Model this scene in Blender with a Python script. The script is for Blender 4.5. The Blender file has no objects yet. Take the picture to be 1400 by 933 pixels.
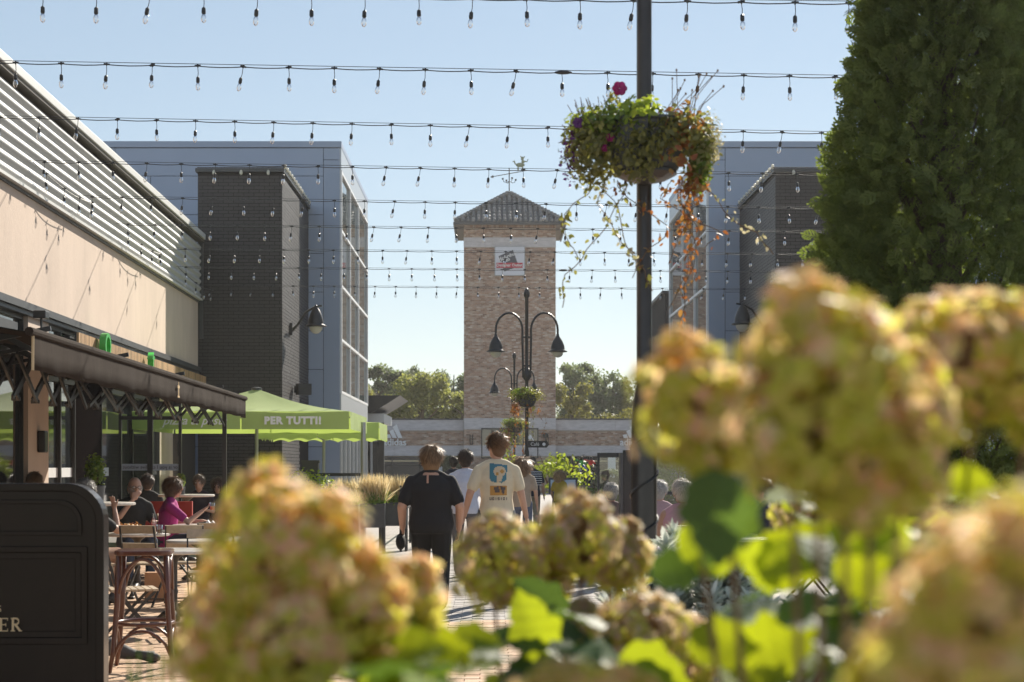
import bpy, math, random
import numpy as np
from mathutils import Vector, Matrix
from math import sin, cos, pi, radians

random.seed(7); rng = np.random.default_rng(7)
S = bpy.context.scene
C = S.collection

# ------------------------------------------------------------ camera, world, sun, exposure
F = 2200.0; VX = 672.0; HY = 637.0; HC = 1.5
cam = bpy.data.cameras.new("camera"); camo = bpy.data.objects.new("camera", cam); C.objects.link(camo)
camo.location = (0, 0, HC); camo.rotation_euler = (pi/2, 0, 0)
cam.sensor_width = 36; cam.lens = F/1400*36
cam.shift_x = (700-VX)/1400; cam.shift_y = (HY-466.5)/1400
cam.clip_start = 0.05; cam.clip_end = 3000
cam.dof.use_dof = True; cam.dof.focus_distance = 19.0; cam.dof.aperture_fstop = 4.5
S.camera = camo
SUN = Vector((0.42, 1.0, 0.68)).normalized()
elev = math.asin(SUN.z); azim = math.atan2(SUN.x, SUN.y)
w = bpy.data.worlds.new("World"); S.world = w; w.use_nodes = True
nt = w.node_tree; bg = nt.nodes["Background"]
sky = nt.nodes.new("ShaderNodeTexSky"); sky.sky_type = 'NISHITA'; sky.sun_disc = False
sky.sun_elevation = elev; sky.sun_rotation = azim
sky.air_density = 1.0; sky.dust_density = 0.0; sky.ozone_density = 1.8; sky.altitude = 0
gm_ = nt.nodes.new('ShaderNodeGamma'); gm_.inputs[1].default_value = .58; nt.links.new(sky.outputs[0], gm_.inputs[0])
nt.links.new(gm_.outputs[0], bg.inputs[0]); bg.inputs[1].default_value = 0.147
sun = bpy.data.lights.new("sun", 'SUN'); suno = bpy.data.objects.new("sun", sun); C.objects.link(suno)
sun.energy = 5.0; sun.angle = radians(0.55); sun.color = (1.0, 0.92, 0.79)
suno.rotation_euler = SUN.to_track_quat('Z', 'Y').to_euler(); suno.location = (10, 20, 30)
S.view_settings.view_transform = 'Standard'; S.view_settings.look = 'None'
S.view_settings.exposure = 0.78; S.view_settings.gamma = 1
S.cycles.max_bounces = 8; S.cycles.transparent_max_bounces = 16; S.cycles.use_denoising = True
S.cycles.caustics_reflective = False; S.cycles.caustics_refractive = False
S.cycles.sample_clamp_indirect = 6

# ------------------------------------------------------------ helpers
def P(x, y, d): return Vector(((x-VX)/F*d, d, HC+(HY-y)/F*d))

def pbr(name, col, rough=0.6, metal=0.0, noise=0.0, nscale=8.0, bump=0.0, bscale=40.0, island=None,
        trans=0.0, spec=0.5, coat=0.0, col2=None, dirt=None, transc=None, objrand=0.0, ior=None, stretch=None):
    m = bpy.data.materials.new(name); m.use_nodes = True
    n = m.node_tree.nodes; l = m.node_tree.links; b = n["Principled BSDF"]
    b.inputs['Roughness'].default_value = rough; b.inputs['Metallic'].default_value = metal
    b.inputs['Specular IOR Level'].default_value = spec
    if ior: b.inputs['IOR'].default_value = ior
    if coat: b.inputs['Coat Weight'].default_value = coat
    c4 = (*col, 1)
    out = None
    if island:
        g = n.new("ShaderNodeNewGeometry"); r = n.new("ShaderNodeValToRGB")
        r.color_ramp.interpolation = 'LINEAR'
        k = len(island)
        while len(r.color_ramp.elements) < k: r.color_ramp.elements.new(0.5)
        for i, cc in enumerate(island):
            r.color_ramp.elements[i].position = i/(k-1); r.color_ramp.elements[i].color = (*cc, 1)
        l.new(g.outputs['Random Per Island'], r.inputs[0]); out = r.outputs[0]
    tc = n.new("ShaderNodeTexCoord")
    src = tc.outputs['Object']
    if stretch:
        mp = n.new("ShaderNodeMapping"); mp.inputs['Scale'].default_value = stretch; l.new(src, mp.inputs[0]); src = mp.outputs[0]
    if noise > 0 or col2:
        t = n.new("ShaderNodeTexNoise"); t.inputs['Scale'].default_value = nscale; t.inputs['Detail'].default_value = 8
        t.inputs['Roughness'].default_value = 0.65
        l.new(src, t.inputs['Vector'])
        if col2:
            rr = n.new("ShaderNodeValToRGB"); rr.color_ramp.elements[0].position = .35; rr.color_ramp.elements[1].position = .65
            rr.color_ramp.elements[0].color = c4; rr.color_ramp.elements[1].color = (*col2, 1)
            l.new(t.outputs[0], rr.inputs[0])
            if out:
                mx = n.new("ShaderNodeMix"); mx.data_type = 'RGBA'; mx.inputs[0].default_value = .5
                l.new(out, mx.inputs[6]); l.new(rr.outputs[0], mx.inputs[7]); out = mx.outputs[2]
            else: out = rr.outputs[0]
        if noise > 0:
            mr = n.new("ShaderNodeMapRange"); mr.inputs[1].default_value = .25; mr.inputs[2].default_value = .75
            mr.inputs[3].default_value = 1-noise; mr.inputs[4].default_value = 1+noise
            l.new(t.outputs[0], mr.inputs[0])
            mx = n.new("ShaderNodeMix"); mx.data_type = 'RGBA'; mx.blend_type = 'MULTIPLY'; mx.inputs[0].default_value = 1
            if out: l.new(out, mx.inputs[6])
            else: mx.inputs[6].default_value = c4
            cb = n.new("ShaderNodeCombineColor"); [l.new(mr.outputs[0], cb.inputs[i]) for i in range(3)]
            l.new(cb.outputs[0], mx.inputs[7]); out = mx.outputs[2]
    if objrand:
        oi = n.new("ShaderNodeObjectInfo"); hs = n.new("ShaderNodeHueSaturation"); mr = n.new("ShaderNodeMapRange")
        mr.inputs[3].default_value = 1-objrand; mr.inputs[4].default_value = 1+objrand
        l.new(oi.outputs['Random'], mr.inputs[0]); l.new(mr.outputs[0], hs.inputs['Value'])
        if out: l.new(out, hs.inputs['Color'])
        else: hs.inputs['Color'].default_value = c4
        out = hs.outputs[0]
    if out: l.new(out, b.inputs['Base Color'])
    else: b.inputs['Base Color'].default_value = c4
    if bump > 0:
        t2 = n.new("ShaderNodeTexNoise"); t2.inputs['Scale'].default_value = bscale; t2.inputs['Detail'].default_value = 6
        l.new(src, t2.inputs['Vector'])
        bp = n.new("ShaderNodeBump"); bp.inputs['Strength'].default_value = min(1, bump); bp.inputs['Distance'].default_value = 0.01
        l.new(t2.outputs[0], bp.inputs['Height']); l.new(bp.outputs[0], b.inputs['Normal'])
    if trans > 0:
        tr = n.new("ShaderNodeBsdfTranslucent"); mix = n.new("ShaderNodeMixShader"); mix.inputs[0].default_value = trans
        if transc: tr.inputs[0].default_value = (*transc, 1)
        elif out: l.new(out, tr.inputs[0])
        else: tr.inputs[0].default_value = c4
        if transc and out:
            mx = n.new("ShaderNodeMix"); mx.data_type = 'RGBA'; mx.inputs[0].default_value = .5
            l.new(out, mx.inputs[6]); mx.inputs[7].default_value = (*transc, 1); l.new(mx.outputs[2], tr.inputs[0])
        o = n["Material Output"]
        l.new(b.outputs[0], mix.inputs[1]); l.new(tr.outputs[0], mix.inputs[2]); l.new(mix.outputs[0], o.inputs[0])
    return m

def glass(name, tint=(0.9, 0.95, 0.95), refl=1.45, base=0.0, rough=0.0):
    m = bpy.data.materials.new(name); m.use_nodes = True
    n = m.node_tree.nodes; l = m.node_tree.links; n.remove(n["Principled BSDF"]); o = n["Material Output"]
    t = n.new("ShaderNodeBsdfTransparent"); t.inputs[0].default_value = (*tint, 1)
    g = n.new("ShaderNodeBsdfGlossy"); g.inputs[1].default_value = rough; g.inputs[0].default_value = (.95, .95, .95, 1)
    fr = n.new("ShaderNodeFresnel"); fr.inputs[0].default_value = refl
    add = n.new("ShaderNodeMath"); add.operation = 'ADD'; add.use_clamp = True; add.inputs[1].default_value = base
    l.new(fr.outputs[0], add.inputs[0])
    mx = n.new("ShaderNodeMixShader"); l.new(add.outputs[0], mx.inputs[0]); l.new(t.outputs[0], mx.inputs[1]); l.new(g.outputs[0], mx.inputs[2])
    l.new(mx.outputs[0], o.inputs[0]); return m

def tagp(o, label=None, cat=None, group=None, kind=None):
    if label: o['label'] = label
    if cat: o['category'] = cat
    if group: o['group'] = group
    if kind: o['kind'] = kind
    return o

def thing(name, label, cat, loc=(0, 0, 0), rz=0.0, group=None, kind=None):
    o = bpy.data.objects.new(name, None); C.objects.link(o); o.location = loc; o.rotation_euler = (0, 0, rz)
    o.empty_display_size = .1
    return tagp(o, label, cat, group, kind)

class MB:
    def __init__(s): s.v = []; s.f = []; s.mi = []; s.cur = 0
    def mat(s, i): s.cur = i; return s
    def add(s, vs, fs):
        b = len(s.v); s.v.extend([tuple(p) for p in vs]); s.f.extend([tuple(i+b for i in f) for f in fs]); s.mi.extend([s.cur]*len(fs)); return s
    def box(s, x0, x1, y0, y1, z0, z1, skip=()):
        v = [(x0,y0,z0),(x1,y0,z0),(x1,y1,z0),(x0,y1,z0),(x0,y0,z1),(x1,y0,z1),(x1,y1,z1),(x0,y1,z1)]
        f = {'b':(3,2,1,0),'t':(4,5,6,7),'-y':(0,1,5,4),'+x':(1,2,6,5),'+y':(2,3,7,6),'-x':(3,0,4,7)}
        return s.add(v, [f[k] for k in f if k not in skip])
    def obox(s, c, hx, hy, hz, M=None):
        M = M or Matrix.Identity(3); c = Vector(c)
        v = [c+M@Vector((x*hx, y*hy, z*hz)) for z in (-1, 1) for x, y in ((-1,-1),(1,-1),(1,1),(-1,1))]
        return s.add(v, [(3,2,1,0),(4,5,6,7),(0,1,5,4),(1,2,6,5),(2,3,7,6),(3,0,4,7)])
    def bar(s, a, b, wx, wz):
        a = Vector(a); b = Vector(b); d = b-a; L = d.length; d.normalize()
        up = Vector((0, 0, 1)) if abs(d.z) < .95 else Vector((0, 1, 0))
        x = d.cross(up).normalized(); z = x.cross(d)
        return s.obox((a+b)/2, wx/2, L/2, wz/2, Matrix((x, d, z)).transposed())
    def tube(s, pts, r, n=8, caps=True, sx=1.0):
        pts = [Vector(p) for p in pts]; rs = r if isinstance(r, (list, tuple)) else [r]*len(pts)
        vs = []; fs = []; prev = None
        for i, p in enumerate(pts):
            t = (pts[min(i+1, len(pts)-1)]-pts[max(i-1, 0)]).normalized()
            if prev is None:
                a = Vector((1, 0, 0)) if abs(t.x) < .8 else Vector((0, 1, 0)); x = (a-t*a.dot(t)).normalized()
            else: x = (prev-t*prev.dot(t)).normalized()
            prev = x; y = t.cross(x)
            rr = rs[i] if isinstance(rs[i], (tuple, list)) else (rs[i]*sx, rs[i])
            for k in range(n):
                a = 2*pi*k/n; vs.append(p+x*cos(a)*rr[0]+y*sin(a)*rr[1])
        for i in range(len(pts)-1):
            for k in range(n): fs.append((i*n+k, i*n+(k+1) % n, (i+1)*n+(k+1) % n, (i+1)*n+k))
        if caps: fs.append(tuple(range(n-1, -1, -1))); fs.append(tuple((len(pts)-1)*n+k for k in range(n)))
        return s.add(vs, fs)
    def lathe(s, prof, n=20, c=(0, 0, 0), caps=True):
        vs = []; fs = []
        for r, z in prof:
            for k in range(n):
                a = 2*pi*k/n; vs.append((c[0]+r*cos(a), c[1]+r*sin(a), c[2]+z))
        for i in range(len(prof)-1):
            for k in range(n): fs.append((i*n+k, i*n+(k+1) % n, (i+1)*n+(k+1) % n, (i+1)*n+k))
        if caps:
            fs.append(tuple(range(n-1, -1, -1))); fs.append(tuple((len(prof)-1)*n+k for k in range(n)))
        return s.add(vs, fs)
    def ell(s, c, rx, ry, rz, n=12, m=8, M=None):
        vs = []; fs = []; c = Vector(c)
        for i in range(m+1):
            th = pi*i/m; th = max(.02, min(pi-.02, th))
            for k in range(n):
                a = 2*pi*k/n; p = Vector((rx*sin(th)*cos(a), ry*sin(th)*sin(a), -rz*cos(th)))
                vs.append(c+(M@p if M else p))
        for i in range(m):
            for k in range(n): fs.append((i*n+k, i*n+(k+1) % n, (i+1)*n+(k+1) % n, (i+1)*n+k))
        fs.append(tuple(range(n-1, -1, -1))); fs.append(tuple(m*n+k for k in range(n)))
        return s.add(vs, fs)
    def prism(s, poly, axis, a, b):
        # poly 2-D, extruded along axis from a to b ; axis 'y': poly=(x,z) ; 'x': poly=(y,z) ; 'z': poly=(x,y)
        def mk(p, t): return {'y': (p[0], t, p[1]), 'x': (t, p[0], p[1]), 'z': (p[0], p[1], t)}[axis]
        n = len(poly); vs = [mk(p, a) for p in poly]+[mk(p, b) for p in poly]
        return s.add(vs, [tuple(range(n)), tuple(range(2*n-1, n-1, -1))]+[(i, i+n, (i+1) % n+n, (i+1) % n) for i in range(n)])
    def build(s, name, mats, parent=None, smooth=False, loc=None, kind=None, label=None, bevel=0):
        me = bpy.data.meshes.new(name); me.from_pydata(s.v, [], s.f)
        mats = mats if isinstance(mats, (list, tuple)) else [mats]
        for m in mats:
            if m: me.materials.append(m)
        if any(s.mi): me.polygons.foreach_set('material_index', s.mi)
        if smooth: me.polygons.foreach_set('use_smooth', [True]*len(s.f))
        me.update()
        o = bpy.data.objects.new(name, me); C.objects.link(o)
        if parent: o.parent = parent
        if loc: o.location = loc
        if kind: o['kind'] = kind
        if label: o['label'] = label
        if bevel:
            bm = o.modifiers.new("bevel", 'BEVEL'); bm.width = bevel; bm.segments = 2; bm.limit_method = 'ANGLE'
        return o

def B(*a, **k): return MB().box(*a, **k)

def kids(o): return [c for c in bpy.data.objects if c.parent == o]
_kid = {}
def dup(root, loc=None, rz=None, label=None, parent=None, group=None):
    # copies a thing and its parts
    global _kid
    def rec(o, par):
        c = o.copy(); C.objects.link(c)
        if par is not None: c.parent = par
        for ch in tree[o.name]: rec(ch, c)
        return c
    tree = {}
    def walk(o):
        tree[o.name] = list(o.children)
        for ch in o.children: walk(ch)
    walk(root)
    r = rec(root, parent)
    if loc is not None: r.location = loc
    if rz is not None: r.rotation_euler = (0, 0, rz)
    if label: r['label'] = label
    if group: r['group'] = group
    return r

def inst(name, o, parent, loc, rot=None, scale=None):
    c = bpy.data.objects.new(name, o.data); C.objects.link(c); c.parent = parent; c.location = loc
    if rot is not None: c.rotation_euler = rot
    if scale is not None: c.scale = scale
    return c

def fast_mesh(name, V, FK, mat, parent=None, kind=None, smooth=False):
    """V (N,3), FK (M,k) all same size faces"""
    me = bpy.data.meshes.new(name); k = FK.shape[1]
    me.vertices.add(len(V)); me.vertices.foreach_set('co', V.astype(np.float32).ravel())
    me.loops.add(FK.size); me.loops.foreach_set('vertex_index', FK.astype(np.int32).ravel())
    me.polygons.add(len(FK)); me.polygons.foreach_set('loop_start', (np.arange(len(FK))*k).astype(np.int32))
    me.polygons.foreach_set('loop_total', np.full(len(FK), k, np.int32))
    if smooth: me.polygons.foreach_set('use_smooth', np.ones(len(FK), bool))
    me.update(calc_edges=True); me.validate()
    for m in (mat if isinstance(mat, (list, tuple)) else [mat]): me.materials.append(m)
    o = bpy.data.objects.new(name, me); C.objects.link(o)
    if parent: o.parent = parent
    if kind: o['kind'] = kind
    return o

def rmats(N, tilt=None, axisz=None, spread=1.0):
    q = rng.normal(size=(N, 4)); q /= np.linalg.norm(q, axis=1)[:, None]
    w_, x, y, z = q.T
    return np.stack([np.stack([1-2*(y*y+z*z), 2*(x*y-z*w_), 2*(x*z+y*w_)], 1),
                     np.stack([2*(x*y+z*w_), 1-2*(x*x+z*z), 2*(y*z-x*w_)], 1),
                     np.stack([2*(x*z-y*w_), 2*(y*z+x*w_), 1-2*(x*x+y*y)], 1)], 1)
def frame(nrm, up=None):
    """rotation matrices whose local +Z is nrm and local +Y near up (N,3)"""
    nrm = nrm/np.linalg.norm(nrm, axis=1)[:, None]
    if up is None: up = rng.normal(size=nrm.shape)
    y = up-nrm*(up*nrm).sum(1)[:, None]; y /= np.linalg.norm(y, axis=1)[:, None]+1e-9
    x = np.cross(y, nrm)
    return np.stack([x, y, nrm], 2)
def scatter(name, tv, tf, pos, R, sc, mat, parent=None, kind=None):
    N = len(pos); tv = np.array(tv, float); tf = np.array(tf, int); m = len(tv)
    V = np.einsum('nij,mj->nmi', R, tv)*np.asarray(sc).reshape(N, 1, -1)+pos[:, None, :]
    FF = tf[None]+(np.arange(N)*m)[:, None, None]
    return fast_mesh(name, V.reshape(-1, 3), FF.reshape(-1, tf.shape[1]), mat, parent, kind)
# leaf templates, length 1 along +Y, normal +Z
LEAF = ([(0,0,0),(-.28,.3,.06),(0,.35,0),(.28,.3,.06),(-.22,.7,.05),(0,.72,-.02),(.22,.7,.05),(0,1,-.08)],
        [(0,2,1,1),(0,3,2,2),(1,2,5,4),(2,3,6,5),(4,5,7,7),(5,6,7,7)])
LEAFT = ([(0,0,0),(-.28,.3,.06),(0,.35,0),(.28,.3,.06),(-.22,.7,.05),(0,.72,-.02),(.22,.7,.05),(0,1,-.08)],
        [(0,2,1),(0,3,2),(1,2,5),(1,5,4),(2,3,6),(2,6,5),(4,5,7),(5,6,7)])
LEAF4 = ([(0,0,0),(-.3,.5,.06),(0,1,0),(.3,.5,.06)], [(0,3,2,1)])
def unit(n):
    v = rng.normal(size=(n, 3)); return v/np.linalg.norm(v, axis=1)[:, None]

def text(name, body, size, mat, parent, loc, rot, ext=0.004, align='CENTER', shear=0, label=None, space=1.0, off=0.0):
    cu = bpy.data.curves.new(name, 'FONT'); cu.body = body; cu.size = size; cu.extrude = ext; cu.align_x = align
    cu.align_y = 'CENTER'; cu.shear = shear; cu.space_character = space; cu.offset = off; cu.resolution_u = 3
    cu.materials.append(mat)
    to = bpy.data.objects.new(name, cu); me = bpy.data.meshes.new_from_object(to); me.name = name; bpy.data.objects.remove(to)
    o = bpy.data.objects.new(name, me); C.objects.link(o); o.parent = parent; o.location = loc; o.rotation_euler = rot
    return o

# ------------------------------------------------------------ materials
M = {}
M['beige'] = pbr('render_beige', (.60,.475,.385), .9, noise=.14, nscale=1.1, bump=.5, bscale=40, stretch=(1,1,.35))
M['corr'] = pbr('cladding_silver', (.46,.46,.45), .6, metal=.0, noise=.06, nscale=3)
M['cap'] = pbr('capping', (.62,.62,.60), .5, noise=.05)
M['trim'] = pbr('trim_dark', (.055,.057,.062), .45, noise=.1)
M['black'] = pbr('black_metal', (.018,.018,.02), .38, noise=.2, nscale=20)
M['blackm'] = pbr('black_post_paint', (.03,.024,.022), .33, noise=.25, nscale=14, coat=.2)
M['win'] = pbr('window_glass', (.02,.024,.028), .03, ior=1.7, spec=.8)
M['curtain'] = pbr('curtain_glass', (.09,.11,.11), .02, ior=2.1, spec=1)
M['tglass'] = glass('clear_glass', (.93,.96,.95), 1.5, .02)
M['bulbg'] = glass('bulb_glass', (.97,.97,.97), 1.5, .10)
M['darkbrick'] = pbr('dark_painted_brick', (.06,.056,.055), .50, spec=.6, island=[(.024,.020,.021),(.027,.023,.024),(.032,.027,.028)], noise=.15, nscale=30, bump=1.0, bscale=55)
M['darkmortar'] = pbr('dark_painted_joint', (.018,.015,.015), .8, spec=.2)
M['brick'] = pbr('brown_brick', (.3,.2,.15), .85, island=[(.20,.12,.09),(.36,.22,.155),(.44,.30,.22),(.34,.23,.18),(.50,.40,.32),(.40,.25,.18),(.28,.17,.125),(.56,.48,.41)], noise=.25, nscale=6, bump=.4, bscale=50)
M['mortar'] = pbr('mortar', (.42,.36,.30), .95, noise=.15)
M['concrete'] = pbr('concrete', (.53,.51,.52), .85, noise=.22, nscale=2.5, bump=.4, bscale=30, stretch=(1,1,4))
M['grey'] = pbr('grey_cladding', (.31,.375,.50), .42, metal=.15, noise=.035, nscale=1.5, objrand=.035)
M['greyl'] = pbr('light_cladding', (.48,.50,.53), .35, metal=.5, noise=.03)
M['gap'] = pbr('joint_shadow', (.04,.045,.05), .8)
M['white'] = pbr('white_paint', (.75,.76,.77), .45, noise=.04)
M['rooft'] = pbr('roof_tile', (.2,.2,.2), .55, island=[(.12,.125,.13),(.2,.2,.2),(.28,.27,.26)], noise=.25, nscale=5)
M['pave'] = pbr('paver_grey', (.36,.33,.31), .8, island=[(.28,.25,.235),(.36,.33,.31),(.42,.39,.365)], noise=.15, nscale=9, bump=.4, bscale=60)
M['pavebr'] = pbr('paver_clay', (.5,.32,.2), .8, island=[(.46,.27,.16),(.52,.34,.21),(.58,.40,.26),(.50,.36,.25)], noise=.15, nscale=9, bump=.4, bscale=60)
M['pavebr1'] = pbr('paver_clay_single', (.50,.33,.21), .8, noise=.15, nscale=9, bump=.4, bscale=60, objrand=.18)
M['joint'] = pbr('sand_joint', (.16,.13,.10), .95, noise=.2)
M['awn'] = pbr('awning_fabric', (.034,.025,.020), .95, spec=.08, noise=.22, nscale=3, bump=.3, bscale=20, stretch=(1,6,1))
M['piping'] = pbr('cream_piping', (.6,.48,.3), .8)
M['green'] = pbr('green_canvas', (.48,.60,.25), .8, trans=.38, transc=(.50,.66,.04), noise=.06, nscale=2, bump=.2, bscale=8)
M['gletter'] = pbr('green_letter', (.04,.42,.06), .35)
M['slat'] = pbr('cedar_slat', (.42,.26,.13), .6, noise=.25, nscale=8, objrand=.3, stretch=(1,1,.2))
M['gold'] = pbr('gold_paint', (.62,.45,.25), .5)
M['board'] = pbr('black_lacquer', (.012,.006,.003), .22, spec=.2, coat=.0, noise=.3, nscale=3)
M['wood'] = pbr('bentwood', (.11,.032,.014), .28, coat=.5, noise=.3, nscale=10, stretch=(1,1,.3))
M['marble'] = pbr('table_stone', (.62,.58,.53), .3, noise=.15, nscale=20)
M['iron'] = pbr('cast_iron', (.035,.033,.032), .45, noise=.3, nscale=30)
M['chairwood'] = pbr('chair_slat', (.46,.36,.25), .5, noise=.2, nscale=20, objrand=.1)
M['pot'] = pbr('plant_pot', (.06,.062,.065), .5, noise=.2)
M['opal'] = pbr('opal_glass', (.82,.80,.72), .25, trans=.5)
M['silver'] = pbr('galvanised', (.42,.43,.44), .4, metal=.7)
M['leaf'] = pbr('leaf_green', (.1,.16,.03), .5, island=[(.05,.10,.02),(.10,.17,.03),(.17,.23,.04),(.22,.25,.05)], trans=.42, transc=(.38,.55,.03))
M['leafy'] = pbr('leaf_lime', (.2,.3,.04), .5, island=[(.16,.24,.03),(.26,.36,.04),(.38,.42,.05)], trans=.45, transc=(.6,.7,.05))
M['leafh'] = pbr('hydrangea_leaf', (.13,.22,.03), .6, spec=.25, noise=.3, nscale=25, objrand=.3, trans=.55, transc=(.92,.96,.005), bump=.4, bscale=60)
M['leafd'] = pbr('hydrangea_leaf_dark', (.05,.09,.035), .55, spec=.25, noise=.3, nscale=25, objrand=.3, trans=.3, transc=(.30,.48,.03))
M['stem'] = pbr('stem', (.16,.09,.04), .7)
M['thuja'] = pbr('thuja', (.02,.035,.012), .8, spec=.1, island=[(.08,.10,.04),(.11,.14,.055),(.14,.175,.065),(.18,.21,.07)], trans=.42, transc=(.30,.40,.04))
M['treeA'] = pbr('tree_leaf_olive', (.08,.1,.03), .6, island=[(.11,.13,.04),(.16,.185,.06),(.23,.24,.07),(.28,.27,.08)], trans=.5, transc=(.55,.58,.12))
M['treeB'] = pbr('tree_leaf_blue', (.06,.085,.04), .6, island=[(.045,.068,.035),(.07,.095,.05),(.10,.125,.065)], trans=.5, transc=(.36,.44,.16))
M['treeC'] = pbr('tree_leaf_yellow', (.14,.14,.03), .6, island=[(.11,.12,.025),(.18,.18,.035),(.26,.24,.05)], trans=.48, transc=(.34,.33,.05))
M['bark'] = pbr('bark', (.09,.07,.05), .9, noise=.3, bump=.6)
M['straw'] = pbr('straw_grass', (.6,.46,.24), .6, island=[(.60,.46,.22),(.75,.6,.34),(.85,.74,.48)], trans=.5)
M['blade'] = pbr('grass_blade', (.15,.26,.04), .5, island=[(.1,.2,.03),(.18,.3,.05),(.3,.36,.08)], trans=.45, transc=(.45,.6,.06))
PET = dict(rough=.5, trans=.6, spec=.25)
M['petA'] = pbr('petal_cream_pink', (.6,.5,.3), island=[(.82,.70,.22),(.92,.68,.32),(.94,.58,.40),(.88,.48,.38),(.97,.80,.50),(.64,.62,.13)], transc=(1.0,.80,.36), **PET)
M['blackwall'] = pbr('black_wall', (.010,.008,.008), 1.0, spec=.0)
M['petB'] = pbr('petal_dusky', (.5,.4,.3), island=[(.42,.44,.12),(.60,.46,.34),(.66,.44,.42),(.48,.50,.12),(.74,.58,.48)], transc=(.80,.58,.28), **PET)
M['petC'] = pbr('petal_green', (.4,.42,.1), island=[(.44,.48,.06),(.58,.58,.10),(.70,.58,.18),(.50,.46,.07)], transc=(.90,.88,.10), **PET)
M['silverleaf'] = pbr('silver_leaf', (.42,.46,.38), .4, island=[(.42,.48,.38),(.60,.63,.55),(.74,.76,.68)], trans=.35)
M['orangel'] = pbr('autumn_leaf', (.5,.18,.03), .5, island=[(.14,.05,.02),(.25,.08,.025),(.40,.14,.04),(.42,.26,.06),(.20,.17,.05)], trans=.42, transc=(.60,.22,.04))
M['olivel'] = pbr('basket_leaf', (.12,.13,.04), .5, island=[(.07,.08,.025),(.13,.13,.045),(.2,.19,.06),(.34,.30,.07)], trans=.42, transc=(.5,.5,.08))
M['palel'] = pbr('pale_leaf', (.4,.38,.2), .5, island=[(.3,.3,.12),(.5,.45,.25),(.62,.55,.36)], trans=.45)
M['magenta'] = pbr('magenta_petal', (.4,.01,.15), .5, island=[(.3,.005,.1),(.5,.02,.22)], trans=.4, transc=(.7,.03,.3))
M['purple'] = pbr('purple_petal', (.12,.02,.16), .5, trans=.3)
M['skin'] = pbr('skin', (.56,.33,.235), .5, noise=.07, nscale=9, trans=.06)
M['skin2'] = pbr('skin_tanned', (.46,.27,.19), .5, noise=.07, nscale=9, trans=.06)

hzm = bpy.data.materials.new('shadow_lift_air'); hzm.use_nodes = True  # scattering air, added to lift the shadows with a warm veil
hn = hzm.node_tree.nodes; hn.remove(hn["Principled BSDF"]); pv = hn.new("ShaderNodeVolumePrincipled")
pv.inputs['Color'].default_value = (.95, .93, .90, 1); pv.inputs['Density'].default_value = .0004; pv.inputs['Anisotropy'].default_value = .5
hzm.node_tree.links.new(pv.outputs[0], hn["Material Output"].inputs['Volume'])
# ------------------------------------------------------------ ground
g = MB(); g.box(-150, 150, -40, 420, -.4, 0); g.build('ground', pbr('ground_far', (.32,.28,.24), .9, noise=.2, nscale=.5), kind='structure')
def paving_mat():
    m = bpy.data.materials.new('paving_far'); m.use_nodes = True; n = m.node_tree.nodes; l = m.node_tree.links; b = n["Principled BSDF"]
    tc = n.new("ShaderNodeTexCoord"); br = n.new("ShaderNodeTexBrick"); l.new(tc.outputs['Object'], br.inputs[0])
    br.inputs['Scale'].default_value = 1; br.inputs['Brick Width'].default_value = .21; br.inputs['Row Height'].default_value = .105
    br.inputs['Mortar Size'].default_value = .004
    br.inputs['Color1'].default_value = (.33,.30,.28,1); br.inputs['Color2'].default_value = (.42,.385,.36,1); br.inputs['Mortar'].default_value = (.15,.13,.11,1)
    l.new(br.outputs[0], b.inputs['Base Color']); b.inputs['Roughness'].default_value = .8; return m
MB().box(-7, 8, 3, 90, 0, .004).build('paving', paving_mat(), kind='structure')
pvb = thing('paving_field', 'close laid clay and grey block paving of the terrace and street', 'paving', kind='structure')
MB().box(-6.3, 3.0, 9.0, 26, .004, .012).build('bed', M['joint'], pvb, kind='structure')
def curve_y(x): return 15.3-0.09*(x-.1)**2*6 if x > -1.6 else 13.73+(-1.6-x)*1.9
one = MB().box(-.1025, .1025, -.05, .05, 0, .045).build('brick', M['pavebr1'], pvb, bevel=0)
me1 = one.data; cnt = 0; clayV = MB(); greyV = MB(); cand = []
j = 0; y = 9.1
while y < 26:
    x = -6.2 + (.1055 if j % 2 else 0)
    while x < 2.9:
        cand.append((x, y)); x += .211
    y += .1065; j += 1
singles = 0
bricklist = []
for (x, y) in cand:
    clay = y < curve_y(x) or x < -1.9
    vis = (-3.2 < x < -1.75 and 11.3 < y < 13.2) or (-.75 < x < .85 and 12.0 < y < 13.9)
    dz = random.uniform(-.003, .003); rz = random.uniform(-.012, .012)
    if vis and singles < 298 and clay:
        if singles == 0: o = one
        else: o = bpy.data.objects.new('brick', me1); C.objects.link(o); o.parent = pvb
        o.location = (x, y, -.012+dz); o.rotation_euler = (0, 0, rz); singles += 1
    else:
        (clayV if clay else greyV).box(x-.1025, x+.1025, y-.05, y+.05, .002, .033+dz, skip=('b',))
clayV.build('clay_paver_bed', M['pavebr'], pvb, kind='stuff'); greyV.build('grey_paver_bed', M['pave'], pvb, kind='stuff')

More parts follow.
